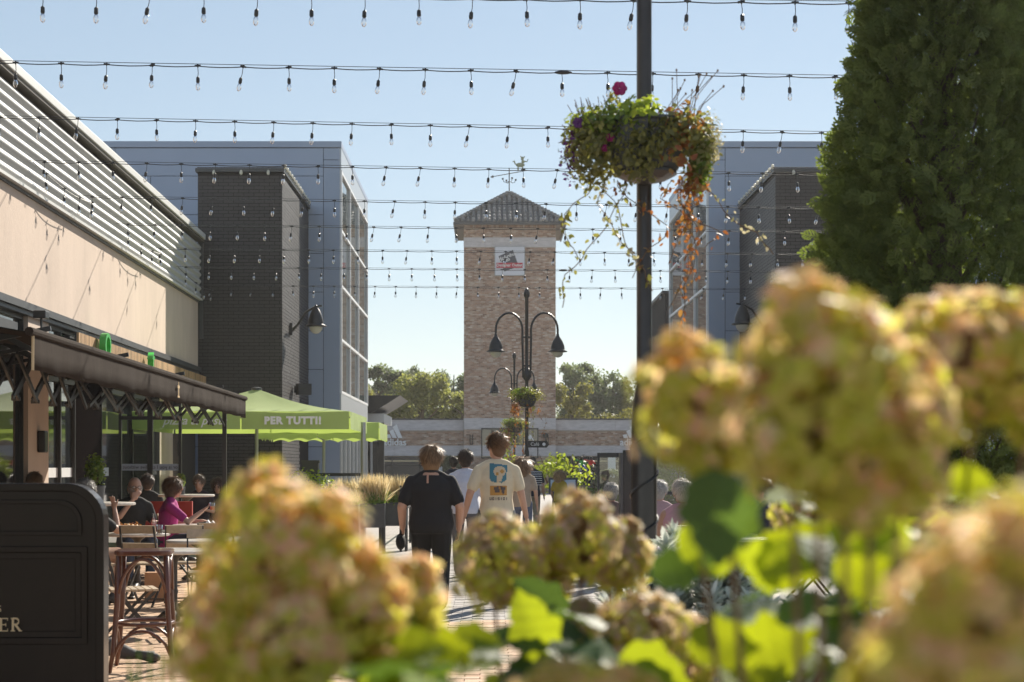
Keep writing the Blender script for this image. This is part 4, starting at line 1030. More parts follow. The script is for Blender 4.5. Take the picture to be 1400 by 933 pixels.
def fchair(label=None):
    c_ = thing('folding_chair', label, 'chair', (0, 0, .036))
    for s in (-.2, .2):
        MB().bar((s, -.22, 0), (s*.98, .14, .45), .014, .024).bar((s*.98, .14, .45), (s*.95, .24, .84), .014, .024).build('leg', M['iron'], c_)
        MB().bar((s*.86, .24, 0), (s*.86, -.18, .43), .014, .024).build('leg', M['iron'], c_)
    MB().bar((-.18, -.19, .05), (.18, -.19, .05), .014, .014).bar((-.17, .2, .05), (.17, .2, .05), .014, .014).build('stretcher', M['iron'], c_)
    for k in range(7): MB().box(-.2, .2, -.2+k*.056, -.155+k*.056, .43, .448).build('seat_slat', M['chairwood'], c_)
    for z, h in ((.60, .06), (.76, .085)): 
        yb = .14+(z+h/2-.45)*.256
        MB().obox((0, yb-.015, z+h/2), .2, .008, h/2, Matrix.Rotation(-.25, 3, 'X')).build('back_slat', M['chairwood'], c_)
    return c_
ch0 = fchair('folding slatted chair directly behind the bar stool legs, seen side on')
ch0.location = (-3.0, 13.4, .036); ch0.rotation_euler = (0, 0, 1.9)
for x, y, r_, lb in ((-2.72, 15.5, .25, 'folding slatted chair behind the pale bistro table nearest the bar stool'), (-2.3, 14.9, -1.5, 'folding chair between the pale bistro table and the left hydrangea'),
                     (-3.62, 16.9, 2.9, 'folding chair with pale back slats, leftmost of the row in front of the laid table'), (-3.25, 17.0, 3.35, 'folding chair with pale back slats just right of the laid table'),
                     (-2.95, 17.6, 3.0, 'folding chair with pale back slats nearest the hydrangea, below the pink shirted woman'), (-4.1, 21.0, 1.57, 'folding chair under the woman in the pink top'),
                     (-4.45, 20.2, .2, 'folding chair under the bald man'), (-4.15, 16.75, 2.0, 'folding chair under the grey haired man in dark shirt beside the black board')):
    dup(ch0, (x, y, .036), r_, lb)
# bar stool
bsx = thing('bar_stool', 'dark red brown bentwood bar stool beside the black menu board', 'bar stool', (-2.50, 11.6, .036), .12)
H = .86
def rr_poly(h, r, n=6): 
    o_ = []
    for cx_, cy_, a0 in ((h-r, h-r, 0), (-h+r, h-r, pi/2), (-h+r, -h+r, pi), (h-r, -h+r, 3*pi/2)):
        for i in range(n+1): a = a0+pi/2*i/n; o_.append((cx_+r*cos(a), cy_+r*sin(a)))
    return o_
MB().prism(rr_poly(.2, .07), 'z', H-.035, H).build('seat', M['wood'], bsx, bevel=.008)
ft = []
for sx_ in (-1, 1):
    for sy_ in (-1, 1):
        MB().tube([(sx_*.165, sy_*.165, H-.035), (sx_*.175, sy_*.175, .5), (sx_*.2, sy_*.2, .15), (sx_*.225, sy_*.225, 0)], [.021, .02, .018, .016], 10).build('leg', M['wood'], bsx, smooth=True)
for s in range(4):
    R_ = Matrix.Rotation(s*pi/2, 3, 'Z')
    pts = [R_@Vector((-.165+.33*t, -.185, H-.30+.24*sin(pi*t)**.6)) for t in np.linspace(0, 1, 13)]
    MB().tube(pts, .012, 8).build('arch_brace', M['wood'], bsx, smooth=True)
    pts = [R_@Vector((-.195+.39*t, -.20, .12+.17*sin(pi*t)**.6)) for t in np.linspace(0, 1, 13)]
    MB().tube(pts, .011, 8).build('lower_brace', M['wood'], bsx, smooth=True)
MB().tube([(.19*cos(a)*1.06, .19*sin(a)*1.06, .335) for a in np.linspace(0, 2*pi, 33)], .014, 8, caps=False).build('foot_ring', M['wood'], bsx, smooth=True)
# potted shrubs
def potted(label, x, y, z, k):
    p = thing('potted_shrub', label, 'potted plant', (x, y, z)); p.scale = (k, k, k)
    MB().lathe([(.075, 0), (.085, .005), (.10, .15), (.105, .155), (.105, .175), (.09, .175), (.088, .15), (.01, .145)], 24).build('pot', M['pot'], p, smooth=False)
    s_ = MB()
    rg = random.Random(3)
    for i in range(9): a = rg.uniform(0, 6.28); s_.tube([(0, 0, .14), (cos(a)*.03, sin(a)*.03, .28), (cos(a)*.07, sin(a)*.07, .4)], [.006, .004, .002], 5)
    s_.build('stem', M['stem'], p)
    clump(p, 'foliage', (0, 0, .33), (.10, .10, .16), 420, .045, M['leaf'], int(x*-100)); clump(p, 'foliage', (0, 0, .38), (.09, .09, .12), 120, .045, M['leafy'], int(x*-90))
potted('larger round leaved shrub in a dark grey pot on the near high table', -4.31, 17.5, 1.10, 1.05)
potted('smaller shrub in a glass like grey pot on the farther high table', -4.42, 22.9, 1.09, .62)
# food and drink on the laid table
pl = thing('food_plate', 'plate of crisps and dips with blue bowls on the laid bistro table', 'plate', (-4.02, 17.9, .75))
MB().lathe([(.08, .0), (.19, .018), (.2, .026), (.07, .012)], 24).build('plate', M['white'], pl)
MB().box(-.06, .06, -.16, -.02, .025, .06).build('bowl', pbr('bowl_blue', (.07,.09,.25), .4), pl); MB().lathe([(.04, .02), (.055, .06), (.02, .05)], 12, c=(.11, -.06, 0)).build('bowl', M['white'], pl)
clump(pl, 'crisps', (0, 0, .065), (.17, .15, .035), 170, .045, pbr('crisp', (.62,.36,.10), .6, island=[(.5,.25,.06),(.7,.42,.13),(.62,.18,.06)]), 77, tmpl=LEAF4)
bt = thing('bottle', 'small clear bottle with red drink beside the plate', 'bottle', (-3.74, 17.8, .75))
MB().lathe([(.03, 0), (.034, .01), (.034, .12), (.014, .17), (.014, .22), (.016, .225)], 14).build('glass_body', M['bulbg'], bt, smooth=True); MB().lathe([(.028, .012), (.029, .10), (.005, .101)], 12).build('drink', pbr('red_drink', (.6,.05,.05), .2, trans=.6), bt)
def tumbler(label, x, y, z, dr):
    g_ = thing('drinking_glass', label, 'glass', (x, y, z)); MB().lathe([(.028, 0), (.037, .1)], 14, caps=False).build('glass_body', M['bulbg'], g_, smooth=True)
    MB().lathe([(.026, .006), (.031, .05), (.004, .051)], 12).build('drink', dr, g_)
tumbler('tumbler of dark drink beside the red bottle', -3.66, 17.75, .75, pbr('cola', (.03,.01,.005), .2))
at = MB().lathe([(.06, 0), (.065, .03), (.055, .03), (.05, .01)], 16).build('ashtray', M['silver'], None, loc=(-3.62, 18.02, .75)); tagp(at, 'low round metal ashtray at the right edge of the laid table', 'ashtray')
nm = MB().prism([(-.07, 0), (.07, 0), (.03, .05), (0, .015), (-.03, .06)], 'y', -.04, .04).build('napkin', M['white'], None, loc=(-3.58, 20.5, .75)); tagp(nm, 'crumpled white napkin on the table of the pink shirted woman', 'napkin')
bag = MB().tube([(-.22, 0, .10), (-.12, -.02, .12), (0, 0, .07), (.08, .02, .05)], [.06, .07, .05, .03], 10).tube([(.05, .02, .06), (.12, 0, .05), (.2, 0, .04)], [.03, .035, .045], 8).ell((.2, 0, .035), .055, .04, .035, 10, 6).build('bag', pbr('bag_cloth', (.09,.085,.08), .8, bump=.5), None, smooth=True, loc=(-2.72, 12.0, .034)); tagp(bag, 'rolled dark grey cloth bag lying on the clay paving by the bar stool', 'bag')
pbg = MB().box(-.16, .16, -.07, .07, 0, .30).build('paper_bag', pbr('kraft', (.52,.3,.17), .8, noise=.1), None, loc=(-3.62, 17.6, .036)); tagp(pbg, 'brown paper carrier bag standing under the laid table', 'bag')

# ------------------------------------------------------------ planters with grasses
def planter(label, x, y, w_, ztop, zb, kind, seed, k=1.0):
    p = thing('planter', label, 'planter', (x, y, 0))
    MB().box(-w_/2, w_/2, -.16, .16, zb, ztop).build('box', M['pot'], p, bevel=.006)
    for sx_ in (-1, 1): 
        for sy_ in (-1, 1): MB().box(sx_*(w_/2-.025)-.02, sx_*(w_/2-.025)+.02, sy_*.13-.02, sy_*.13+.02, .036 if y < 26 else .005, zb).build('leg', M['black'], p)
    rg = np.random.default_rng(seed)
    if kind == 'grass':
        for nm_, n, L, wd, mt, zz in (('grass', 600, .32, .010, 'blade', 0), ('seed_heads', 700, .52, .010, 'straw', .06)):
            th = rg.normal(0, .30, n); ph = rg.uniform(0, pi, n); dirv = np.stack([np.sin(th)*np.cos(ph), np.sin(th)*np.sin(ph)*.7, np.cos(th)], 1)
            pos = np.stack([rg.uniform(-w_/2, w_/2, n), rg.uniform(-.13, .13, n), np.full(n, ztop)], 1)+dirv*zz
            sc = L*rg.uniform(.5, 1.1, n)*k; tv = [(-wd/L, 0, 0), (wd/L, 0, 0), (.0, .55, .03), (wd*1.3/L, .55, .05), (0, 1, .16), (0, 1, .16)]
            tf = [(0, 1, 3, 2), (2, 3, 5, 4)]
            R = np.stack([np.cross(dirv, rg.normal(size=(n, 3))), dirv, np.zeros((n, 3))], 2); R[:, :, 0] /= np.linalg.norm(R[:, :, 0], axis=1)[:, None]; R[:, :, 2] = np.cross(R[:, :, 0], dirv)
            o = scatter(nm_, tv, tf, pos, R, sc, M[mt], p, kind='stuff')
        clump(p, 'foliage', (0, -.05, ztop+.06), (w_*.55, .2, .12), 700, .04, M['blade'], seed+3, tmpl=LEAF4)
    else:
        clump(p, 'foliage', (0, 0, ztop+.36), (w_*.6, .24, .34), 1000, .075, M['leafy'], seed+3, tmpl=LEAFT)
    return p
planter('planter of straw coloured grasses just left of the silver pole', -2.64, 29.0, .5, .80, .48, 'grass', 31, .8)
planter('planter of straw coloured grasses right of the silver pole', -2.02, 27.4, .42, .86, .45, 'grass', 32, .85)
planter('planter of straw coloured grasses nearest the woman in black', -1.72, 28.2, .5, .86, .45, 'grass', 33, .8)
planter('planter of glossy lime green shrub left of the grasses', -3.28, 28.6, .8, .72, .45, 'shrub', 34)
dp = MB().tube([(0, 0, 0), (0, 0, 2.3)], .045, 12).build('silver_post', M['silver'], None, loc=(-2.36, 29.6, 0)); tagp(dp, 'plain silver post between the planters beneath the parasol edge', 'post')
bx = MB().box(-.15, .15, -.1, .1, 0, 1.55).box(-.17, .17, -.12, .12, 1.55, 1.6).build('service_box', M['trim'], None, loc=(-3.35, 29.8, 0)); tagp(bx, 'slim dark cabinet under the parasol behind the lime shrub', 'cabinet')
rail = thing('railing', 'black metal terrace railing behind the planters', 'railing', (0, 0, 0))
for i in range(6): MB().box(-1.6, -1.56, 28+i*1.6, 28.04+i*1.6, 0, 1.15).build('post', M['black'], rail)
for z in (1.12, .7): MB().box(-1.595, -1.565, 28.04, 36, z, z+.03).build('rail', M['black'], rail)
MB().box(-3.6, -2.5, 31.0, 31.04, 1.3, 1.36).box(-3.6, -2.5, 31.0, 31.04, 1.0, 1.04).build('rail', M['black'], rail)

# ------------------------------------------------------------ right terrace
mt = thing('menu_totem', 'tall narrow black menu stand just left of the near post', 'menu stand', (1.70, 20, .036))
MB().box(-.06, .09, 0, .12, 0, 1.66).build('panel', M['black'], mt, bevel=.006); MB().box(-.10, -.062, -.0, .25, .0, 1.62).build('side_panel', M['trim'], mt)
ts2 = thing('terrace_screen', 'black framed glass screens of the right hand terrace behind the near post', 'screen', (0, 0, 0))
scr(ts2, 2.05, 2.62, 31.2, .05, 1.75, 1, .09); scr(ts2, 2.95, 6.2, 29.5, .05, 2.3, 3, .10, (1.0,))
MB().box(4.3, 5.4, 29.6, 29.62, 1.05, 2.2).build('green_panel', pbr('green_blind', (.04,.09,.03), .8), ts2)
shrub('dark leafy hedge behind the right terrace glass', 3.6, 32, .2, 1.9, 1.2, M['leaf'], 6000, .07, name='hedge', cat='hedge', seed=41)
shrub('dark leafy hedge left of the near post behind the small glass screen', 2.3, 34, .2, 1.25, .8, M['leaf'], 5000, .06, name='hedge', cat='hedge', seed=42)
shrub('open yellow green young tree behind the striped shirt man', 1.75, 44, .5, 1.95, 1.15, M['leafy'], 700, .13, name='young_tree', cat='tree', seed=43)
shrub('yellow green foliage behind the long haired woman', .55, 46, 1.0, 1.85, .5, M['leafy'], 260, .12, name='young_tree', cat='tree', seed=44)
lec = thing('info_board', 'small pale sloping information board beyond the walking people', 'information board', (1.78, 40, 0))
MB().obox((0, 0, 1.0), .36, .02, .22, Matrix.Rotation(-.5, 3, 'X')).build('frame', M['trim'], lec); MB().obox((0, -.024, 1.0), .31, .004, .17, Matrix.Rotation(-.5, 3, 'X')).build('panel', pbr('info_pale', (.5,.6,.7), .3), lec)
for x in (-.25, .25): MB().box(x-.02, x+.02, 0, .04, 0, .95).build('leg', M['trim'], lec)
# high painted figures frame
ff = thing('play_frame', 'black frame with narrow sign board in front of the right shop windows', 'frame', (0, 0, 0))
MB().box(2.98, 3.06, 60, 60.08, 0, 1.8).box(4.3, 4.38, 60, 60.08, 0, 1.35).build('post', M['black'], ff); MB().box(3.06, 4.3, 60, 60.06, 1.16, 1.3).build('board', M['trim'], ff)
for x, c1, c2, lb in ((3.36, (.05,.45,.08), (.03,.08,.5), 'small cut figure in green top and blue trousers on the frame'), (3.70, (.65,.04,.03), (.05,.05,.05), 'small cut figure in red top on the frame')):
    f_ = thing('painted_figure', lb, 'figure', (x, 60, 1.3)); s = 1 if c1[0] < .1 else -1
    MB().tube([(0, 0, .22), (0, 0, .40)], [.07, .10], 10).tube([(-.08, 0, .38), (-.26, 0, .44)], .03, 6).tube([(.08, 0, .38), (.16, 0, .26)], .03, 6).build('top', pbr('fig', c1, .5), f_, smooth=True)
    MB().tube([(-.04, 0, .24), (-.09*s, 0, .12), (-.03, 0, 0)], .045, 8).tube([(.04, 0, .24), (.12, 0, .12), (.2, 0, .0)], .04, 8).build('trousers', pbr('fig2', c2, .5), f_, smooth=True)
    MB().ell((0, 0, .48), .055, .055, .07).build('head', M['black'], f_, smooth=True)
# right awning / canopy
rc = thing('awning', 'dark canopy edge on the right, above the second tier of flowers', 'awning', (0, 0, 0))
MB().prism([(4.25, 2.95), (5.6, 3.42), (7.5, 3.5), (7.5, 3.3), (4.3, 2.8)], 'y', 27, 33).build('canopy', M['awn'], rc); MB().box(4.25, 4.31, 27, 33, 2.5, 2.94).build('valance', M['awn'], rc)
table('small square lit table at the right beyond the near post', 2.75, 17.4, .72, .33); table('second pale table at the right farther along the terrace', 2.9, 20.4, .74, .33)
dup(ch0, (2.05, 16.9, .036), 3.3, 'folding chair under the woman in the pale pink vest top')
dup(ch0, (1.6, 20.9, .036), 3.14, 'folding chair under the grey haired man left of the near post')
dup(ch0, (2.3, 19.6, .036), 2.9, 'folding chair under the grey haired woman beside the near post')
dup(ch0, (3.5, 17.6, .036), 1.57, 'folding chair under the person raising a hand at the right')
# ------------------------------------------------------------ people
def remesh(o, vox, it=3):
    m = o.modifiers.new('remesh', 'REMESH'); m.mode = 'VOXEL'; m.voxel_size = vox; m.use_smooth_shade = True
    s = o.modifiers.new('smooth', 'SMOOTH'); s.factor = .5; s.iterations = it
_cm = {}
def cloth(col, **k):
    key = tuple(col)
    if key not in _cm: _cm[key] = pbr('cloth', col, .85, noise=.10, nscale=10, bump=.55, bscale=9, trans=k.get('trans', 0.05))
    return _cm[key]
def hairm(col):
    key = ('h',)+tuple(col)
    if key not in _cm: _cm[key] = pbr('hair', col, .45, island=[tuple(c*.6 for c in col), col, tuple(min(1, c*1.5) for c in col)], trans=.25)
    return _cm[key]
def person(label, x, y, rz=0.0, h=1.75, pose='stand', girth=1.0, shirt=(.1,.1,.1), sleeve='short', trousers=(.02,.02,.025), shorts=False, hair=(.1,.06,.03), hl='short', bald=False,
           J=None, vox=.011, skin=None, glasses=False, z0=.036, leg=1, lean=0, head_turn=0.0, bag=None, rings=None, collar=False):
    p = thing('person', label, 'person', (x, y, z0), rz); k = h/1.75; g_ = girth; skin = skin or M['skin']
    if pose == 'sit':
        j = dict(pel=(0, 0, .50), wst=(0, -.02, .68), chs=(0, 0, .88), shd=(0, .02, 1.0), nck=(0, .03, 1.06), hd=(0, .06, 1.20),
                 hipR=(.1, .03, .5), knR=(.14, .46, .53), anR=(.13, .42, .09), hipL=(-.1, .03, .5), knL=(-.14, .46, .53), anL=(-.13, .40, .09),
                 shR=(.18, .02, .965), elR=(.24, .10, .74), wrR=(.18, .36, .76), shL=(-.18, .02, .965), elL=(-.24, .10, .74), wrL=(-.18, .36, .76))
    else:
        j = dict(pel=(0, 0, .93), wst=(0, 0, 1.08), chs=(0, 0, 1.27), shd=(0, 0, 1.395), nck=(0, .01, 1.46), hd=(0, .035, 1.605),
                 hipR=(.1, 0, .92), knR=(.11, .04, .50), anR=(.11, -.18*leg, .13), hipL=(-.1, 0, .92), knL=(-.11, .16*leg, .50), anL=(-.10, .18*leg, .09),
                 shR=(.18, 0, 1.365), elR=(.25, -.04, 1.13), wrR=(.275, .03, .89), shL=(-.18, 0, 1.365), elL=(-.25, -.02, 1.13), wrL=(-.27, .09, .90))
    if J: j.update(J)
    j = {a: Vector(b_)*k for a, b_ in j.items()}
    if lean:
        for a in ('wst', 'chs', 'shd', 'nck', 'hd', 'shR', 'shL', 'elR', 'elL'):
            f = (j[a].z-j['pel'].z)/(j['hd'].z-j['pel'].z); j[a] = j[a]+Vector((0, lean*f, -abs(lean)*.25*f))
    def torso(mb, e, top=True, bottom=0.0):
        pel, wst, chs, shd, nck = (j[a] for a in ('pel', 'wst', 'chs', 'shd', 'nck'))
        pts = [pel+Vector((0, 0, -.07-bottom)), pel, wst, (wst+chs)/2, chs, shd+Vector((0, 0, -.045*k)), shd+Vector((0, 0, .03*k))]
        R = rings or [(.165, .125), (.175, .135), (.15, .115), (.16, .118), (.175, .122), (.165, .10), (.095, .072)]
        if top: pts.append(nck); R = R+[(.06, .06)]
        mb.tube(pts, [((a*g_+e)*k, (b_*g_**1.1+e)*k) for a, b_ in R], 18)
    def limb(mb, a, b_, r0, r1, e, t0=0, t1=1, n=10):
        A = j[a].lerp(j[b_], t0); Bq = j[a].lerp(j[b_], t1); q0 = (r0+(r1-r0)*t0); q1 = (r0+(r1-r0)*t1); mid = (q0+q1)/2*1.04
        mb.tube([A, A.lerp(Bq, .5), Bq], [(q0*g_**.8+e)*k, (mid*g_**.8+e)*k, (q1*g_**.8+e)*k], n); mb.ell(A, *((q0*g_**.8+e)*k,)*3, 10, 6); mb.ell(Bq, *((q1*g_**.8+e)*k,)*3, 10, 6)
    b_ = MB(); torso(b_, -.004)
    b_.tube([j['shd'], j['nck'], j['hd']+Vector((0, -.02, -.05))*k], [.075*k, .052*k, .05*k], 12)
    hd = j['hd']; hk = k*1.09; RH = Matrix.Rotation(head_turn, 3, 'Z')
    b_.ell(hd+Vector((0, 0, .015))*hk, .074*hk, .092*hk, .105*hk, 16, 12, RH); b_.ell(hd+RH@Vector((0, .03, -.055))*hk, .052*hk, .058*hk, .06*hk, 14, 8, RH)
    b_.ell(hd+RH@Vector((0, .096, -.015))*hk, .013*hk, .022*hk, .024*hk, 8, 6)
    for s in (-1, 1): b_.ell(hd+RH@Vector((s*.077, -.005, -.012))*hk, .011*hk, .02*hk, .03*hk, 8, 6)
    b_.ell(hd+RH@Vector((0, .085, -.058))*hk, .024*hk, .012*hk, .008*hk, 8, 5)
    for s, L in ((1, 'R'), (-1, 'L')):
        limb(b_, 'sh'+L, 'el'+L, .05, .040, 0); limb(b_, 'el'+L, 'wr'+L, .040, .026, 0)
        d = (j['wr'+L]-j['el'+L]).normalized(); wr = j['wr'+L]
        side = Vector((s, 0, 0)); side = (side-d*side.dot(d)).normalized(); nn = d.cross(side)
        if pose != 'sit': side, nn = nn, side     # palm faces the thigh
        MR = Matrix((side, d, nn)).transposed()
        b_.ell(wr+d*.05*k, .040*k, .052*k, .020*k, 10, 8, MR)
        for q in range(4):
            o_ = side*(-.030+.02*q)*k; L1 = (.042, .048, .045, .036)[q]*k; base = wr+d*.088*k+o_
            m1 = base+d*L1*.95-nn*.010*k*(1 if pose == 'sit' else s); b_.tube([base, m1, m1+d*L1*.6-nn*.02*k*(1 if pose == 'sit' else s)], [.0095*k, .0088*k, .0075*k], 6)
        tb = wr+d*.03*k+side*.034*k; b_.tube([tb, tb+d*.03*k+side*.020*k, tb+d*.065*k+side*.024*k], [.012*k, .011*k, .009*k], 6)
        limb(b_, 'hip'+L, 'kn'+L, .083, .058, -.01); limb(b_, 'kn'+L, 'an'+L, .054, .036, 0)
        b_.ell(j['an'+L].lerp(j['kn'+L], .68)+Vector((0, -.012, 0)), .05*k*g_, .052*k*g_, .10*k, 10, 8)
    bo = b_.build('body', skin, p, smooth=True); remesh(bo, vox if vox > .011 else .008, 2)
    sm = cloth(shirt, trans=.12); tm = cloth(trousers)
    s_ = MB(); torso(s_, .012, top=False, bottom=.0)
    s_.tube([j['shd']+Vector((0, 0, -.05))*k, j['shd']+Vector((0, 0, .05))*k], [(.15*k, .085*k), (.07*k, .066*k)], 14)
    def yoke(mb, e):
        sd = j['shd']; mb.tube([j['shL'], (j['shL']+sd)/2+Vector((0, 0, .038))*k, sd+Vector((0, 0, .045))*k, (j['shR']+sd)/2+Vector((0, 0, .038))*k, j['shR']], [((.055*g_**.6+e)*k, (.05+e)*k), ((.055+e)*k, (.055+e)*k), ((.055+e)*k, (.06+e)*k), ((.055+e)*k, (.055+e)*k), ((.055*g_**.6+e)*k, (.05+e)*k)], 12)
    yoke(s_, .004)
    if collar: s_.tube([j['shd']+Vector((0, 0, .0))*k, j['nck']+Vector((0, -.004, .015))*k, j['nck']+Vector((0, -.004, .03))*k], [(.11*k, .09*k), (.080*k, .082*k), (.074*k, .076*k)], 14)
    for L in 'RL':
        sg_ = 1 if L == 'R' else -1
        if sleeve != 'none':
            s_.ell(j['sh'+L]+Vector((-sg_*.02, 0, -.01)), .062*k*g_**.6, .06*k, .05*k, 10, 8)
            limb(s_, 'sh'+L, 'el'+L, .056, .054, .008, 0, .72 if sleeve == 'short' else 1)
            if sleeve == 'cap': pass
            if sleeve == 'long': limb(s_, 'el'+L, 'wr'+L, .046, .034, .008)
        else: s_.ell(j['sh'+L]+Vector((-sg_*.03, 0, -.01)), .05*k, .066*k, .06*k, 10, 8)
    so = s_.build('shirt', sm, p, smooth=True); remesh(so, vox, 4)
    t_ = MB(); pel = j['pel']
    if pose == 'sit': t_.ell(pel, .185*k*g_, .16*k*g_, .12*k, 14, 10)
    else: t_.tube([j['wst']+Vector((0, 0, -.05)), pel, pel+Vector((0, 0, -.1))], [(.155*g_*k, .12*g_*k), (.182*g_*k, .145*g_*k), (.165*g_*k, .13*g_*k)], 16)
    for L in 'RL':
        limb(t_, 'hip'+L, 'kn'+L, .094, .068, .004)
        if not shorts: limb(t_, 'kn'+L, 'an'+L, .066, .052, .006)
    to = t_.build('shorts' if shorts else 'trousers', tm, p, smooth=True); remesh(to, vox, 4)
    for L in 'RL':
        a = j['an'+L]; MB().ell(a+Vector((0, .055, -.045))*k, .045*k, .13*k, .042*k, 12, 8).ell(a+Vector((0, -.02, -.02))*k, .045*k, .05*k, .06*k, 10, 6).build('shoe', M['trim'], p, smooth=True)
    # hair
    hm = hairm(hair); rg = np.random.default_rng(int(abs(x*1000))+3)
    if not bald:
        hb = MB(); hb.ell(hd+RH@Vector((0, -.045, -.015))*hk, .074*hk, .062*hk, .088*hk, 14, 10, RH); hb.ell(hd+RH@Vector((0, -.018, .036))*hk, .084*hk, .098*hk, .098*hk, 16, 12, RH)
        if hl in ('bob', 'long'): hb.ell(hd+RH@Vector((0, -.04, -.045))*hk, .090*hk, .074*hk, (.115 if hl == 'bob' else .12)*hk, 14, 10, RH)
        if hl == 'long': hb.tube([hd+Vector((0, -.05, 0))*hk, hd+Vector((0, -.075, -.16))*hk, hd+Vector((0, -.09, -.36))*hk], [(.085*hk, .06*hk), (.085*hk, .05*hk), (.04*hk, .02*hk)], 12)
        ho = hb.build('hair', hm, p, smooth=True); remesh(ho, .012, 2)
        n = 1700; v = unit(n); v[:, 2] = np.abs(v[:, 2])*1.0-.25; v[:, 1] -= .2; v /= np.linalg.norm(v, axis=1)[:, None]
        c_ = np.array(hd)+np.array(RH@Vector((0, -.018, .036)))*hk; pos = c_+(v@np.array(RH).T)*np.array([.083, .096, .096])*hk
        down = np.array([0, -.15, -1.0])+v*np.array([.5, .5, .35])+rg.normal(size=(n, 3))*(.3 if hl != 'short' else .7); L = {'short': .062, 'bob': .12, 'long': .22}[hl]*hk
        tv = [(-.03, 0, 0), (.03, 0, 0), (-.03, .5, .03), (.03, .5, .03), (0, 1, -.06), (0, 1, -.06)]
        if hl == 'short': tv = [(-.06, 0, 0), (.06, 0, 0), (-.05, .5, .06), (.05, .5, .06), (0, 1, .1), (0, 1, .1)]
        scatter('strands', tv, [(0, 1, 3, 2), (2, 3, 5, 4)], pos, frame(v, down), L*rg.uniform(.5, 1.2, n), hm, ho, kind='stuff')
    else:
        n = 500; a = rg.uniform(.35, 2*pi-.35, n)+pi/2; z = rg.uniform(-.05, .03, n)
        v = np.stack([np.cos(a)*.078, np.sin(a)*.092, z], 1)@np.array(RH).T; pos = np.array(hd)+v*hk
        scatter('hair', [(-.1, 0, 0), (.1, 0, 0), (-.08, .5, .06), (.08, .5, .06), (0, 1, .1), (0, 1, .1)], [(0, 1, 3, 2), (2, 3, 5, 4)], pos, frame(v, np.tile([0, -.1, -1.], (n, 1))), np.full(n, .025*hk), hm, p)
    # face
    for s in (-1, 1): MB().ell(hd+RH@Vector((s*.028, .083, .006))*hk, .012*hk, .008*hk, .006*hk, 8, 5).build('eye', M['white'], p, smooth=True)
    if glasses:
        gm_ = MB()
        for s in (-1, 1): gm_.tube([hd+RH@(Vector((s*.032+.022*cos(a), .1, .004+.018*sin(a))))*hk for a in np.linspace(0, 2*pi, 13)], .0025, 5, caps=False); gm_.tube([hd+RH@Vector((s*.056, .098, .008))*hk, hd+RH@Vector((s*.08, 0, .006))*hk], .0025, 5)
        gm_.tube([hd+RH@Vector((-.01, .102, .008))*hk, hd+RH@Vector((.01, .102, .008))*hk], .0025, 5); gm_.build('glasses', M['black'], p)
    return p, so, j
wo, wos, wj = person('woman in black top and black trousers walking away with short blond brown hair', -.60, 16.0, 0, 1.68, girth=1.30, shirt=(.012,.012,.016), sleeve='short', trousers=(.008,.008,.009), hair=(.27,.17,.09), hl='bob', collar=True,
       J=dict(elR=(.30, -.06, 1.10), wrR=(.285, .10, .87), elL=(-.30, -.07, 1.10), wrL=(-.30, .08, .88), shR=(.195, 0, 1.355), shL=(-.195, 0, 1.355)))
def decal(parent, shp, mat, name='print'):
    pass
# keyhole opening at the back of the black blouse
kh = MB()
def patch(name, par, target, pts, y, mat, off=.004, sub=10, yin=.0):
    """flat polygon (x,z) strip-filled and wrapped onto the garment"""
    m = MB(); xs = [q[0] for q in pts]; zs = [q[1] for q in pts]; x0, x1, z0, z1 = min(xs), max(xs), min(zs), max(zs); nx = max(2, int((x1-x0)/.009)); nz = max(2, int((z1-z0)/.009))
    def inside(px, pz):
        c = False; n = len(pts)
        for i in range(n):
            a = pts[i]; b_ = pts[i-1]
            if (a[1] > pz) != (b_[1] > pz) and px < (b_[0]-a[0])*(pz-a[1])/(b_[1]-a[1]+1e-12)+a[0]: c = not c
        return c
    for i in range(nx):
        for q in range(nz):
            a = x0+(x1-x0)*i/nx; b_ = x0+(x1-x0)*(i+1)/nx; c = z0+(z1-z0)*q/nz; d = z0+(z1-z0)*(q+1)/nz
            if inside((a+b_)/2, (c+d)/2): m.add([(a, y, c), (b_, y, c), (b_, y, d), (a, y, d)], [(0, 1, 2, 3)])
    o = m.build(name, mat, par, smooth=True)
    w_ = o.modifiers.new('weld', 'WELD'); w_.merge_threshold = .0005
    s = o.modifiers.new('wrap', 'SHRINKWRAP'); s.target = target; s.wrap_method = 'PROJECT'; s.use_project_y = True; s.use_negative_direction = True; s.use_positive_direction = True; s.offset = off; s.wrap_mode = 'OUTSIDE_SURFACE' if hasattr(s, 'wrap_mode') else None
    return o
patch('keyhole', wo, wos, [(-.03+.010*cos(a), 1.34+.058*sin(a)) for a in np.linspace(0, 2*pi, 16, endpoint=False)], -.4, M['skin'])
hbag = MB().ell((0, 0, 0), .05, .11, .085, 14, 10).tube([(0, -.06, .06), (0, -.02, .16), (0, .05, .07)], .01, 6).build('handbag', cloth((.012,.012,.012)), None, smooth=True, loc=(-.91, 16.12, .74)); tagp(hbag, 'soft black handbag carried in the left hand of the woman in black', 'handbag')
mn, mns, mj = person('young man in cream printed T-shirt walking away beside the woman in black', .055, 16.9, 0, 1.81, girth=1.0, shirt=(.76,.67,.49), sleeve='short', trousers=(.05,.06,.08), hair=(.20,.11,.055), hl='short', head_turn=.5,
       J=dict(elR=(.245, -.02, 1.14), wrR=(.30, .05, .90), elL=(-.27, -.06, 1.14), wrL=(-.33, .06, .91)))
teal = pbr('print_teal', (.06,.20,.27), .8); crm = pbr('print_cream', (.62,.50,.34), .8); orp = pbr('print_orange', (.50,.27,.07), .8); dkp = pbr('print_dark2', (.10,.08,.08), .8)
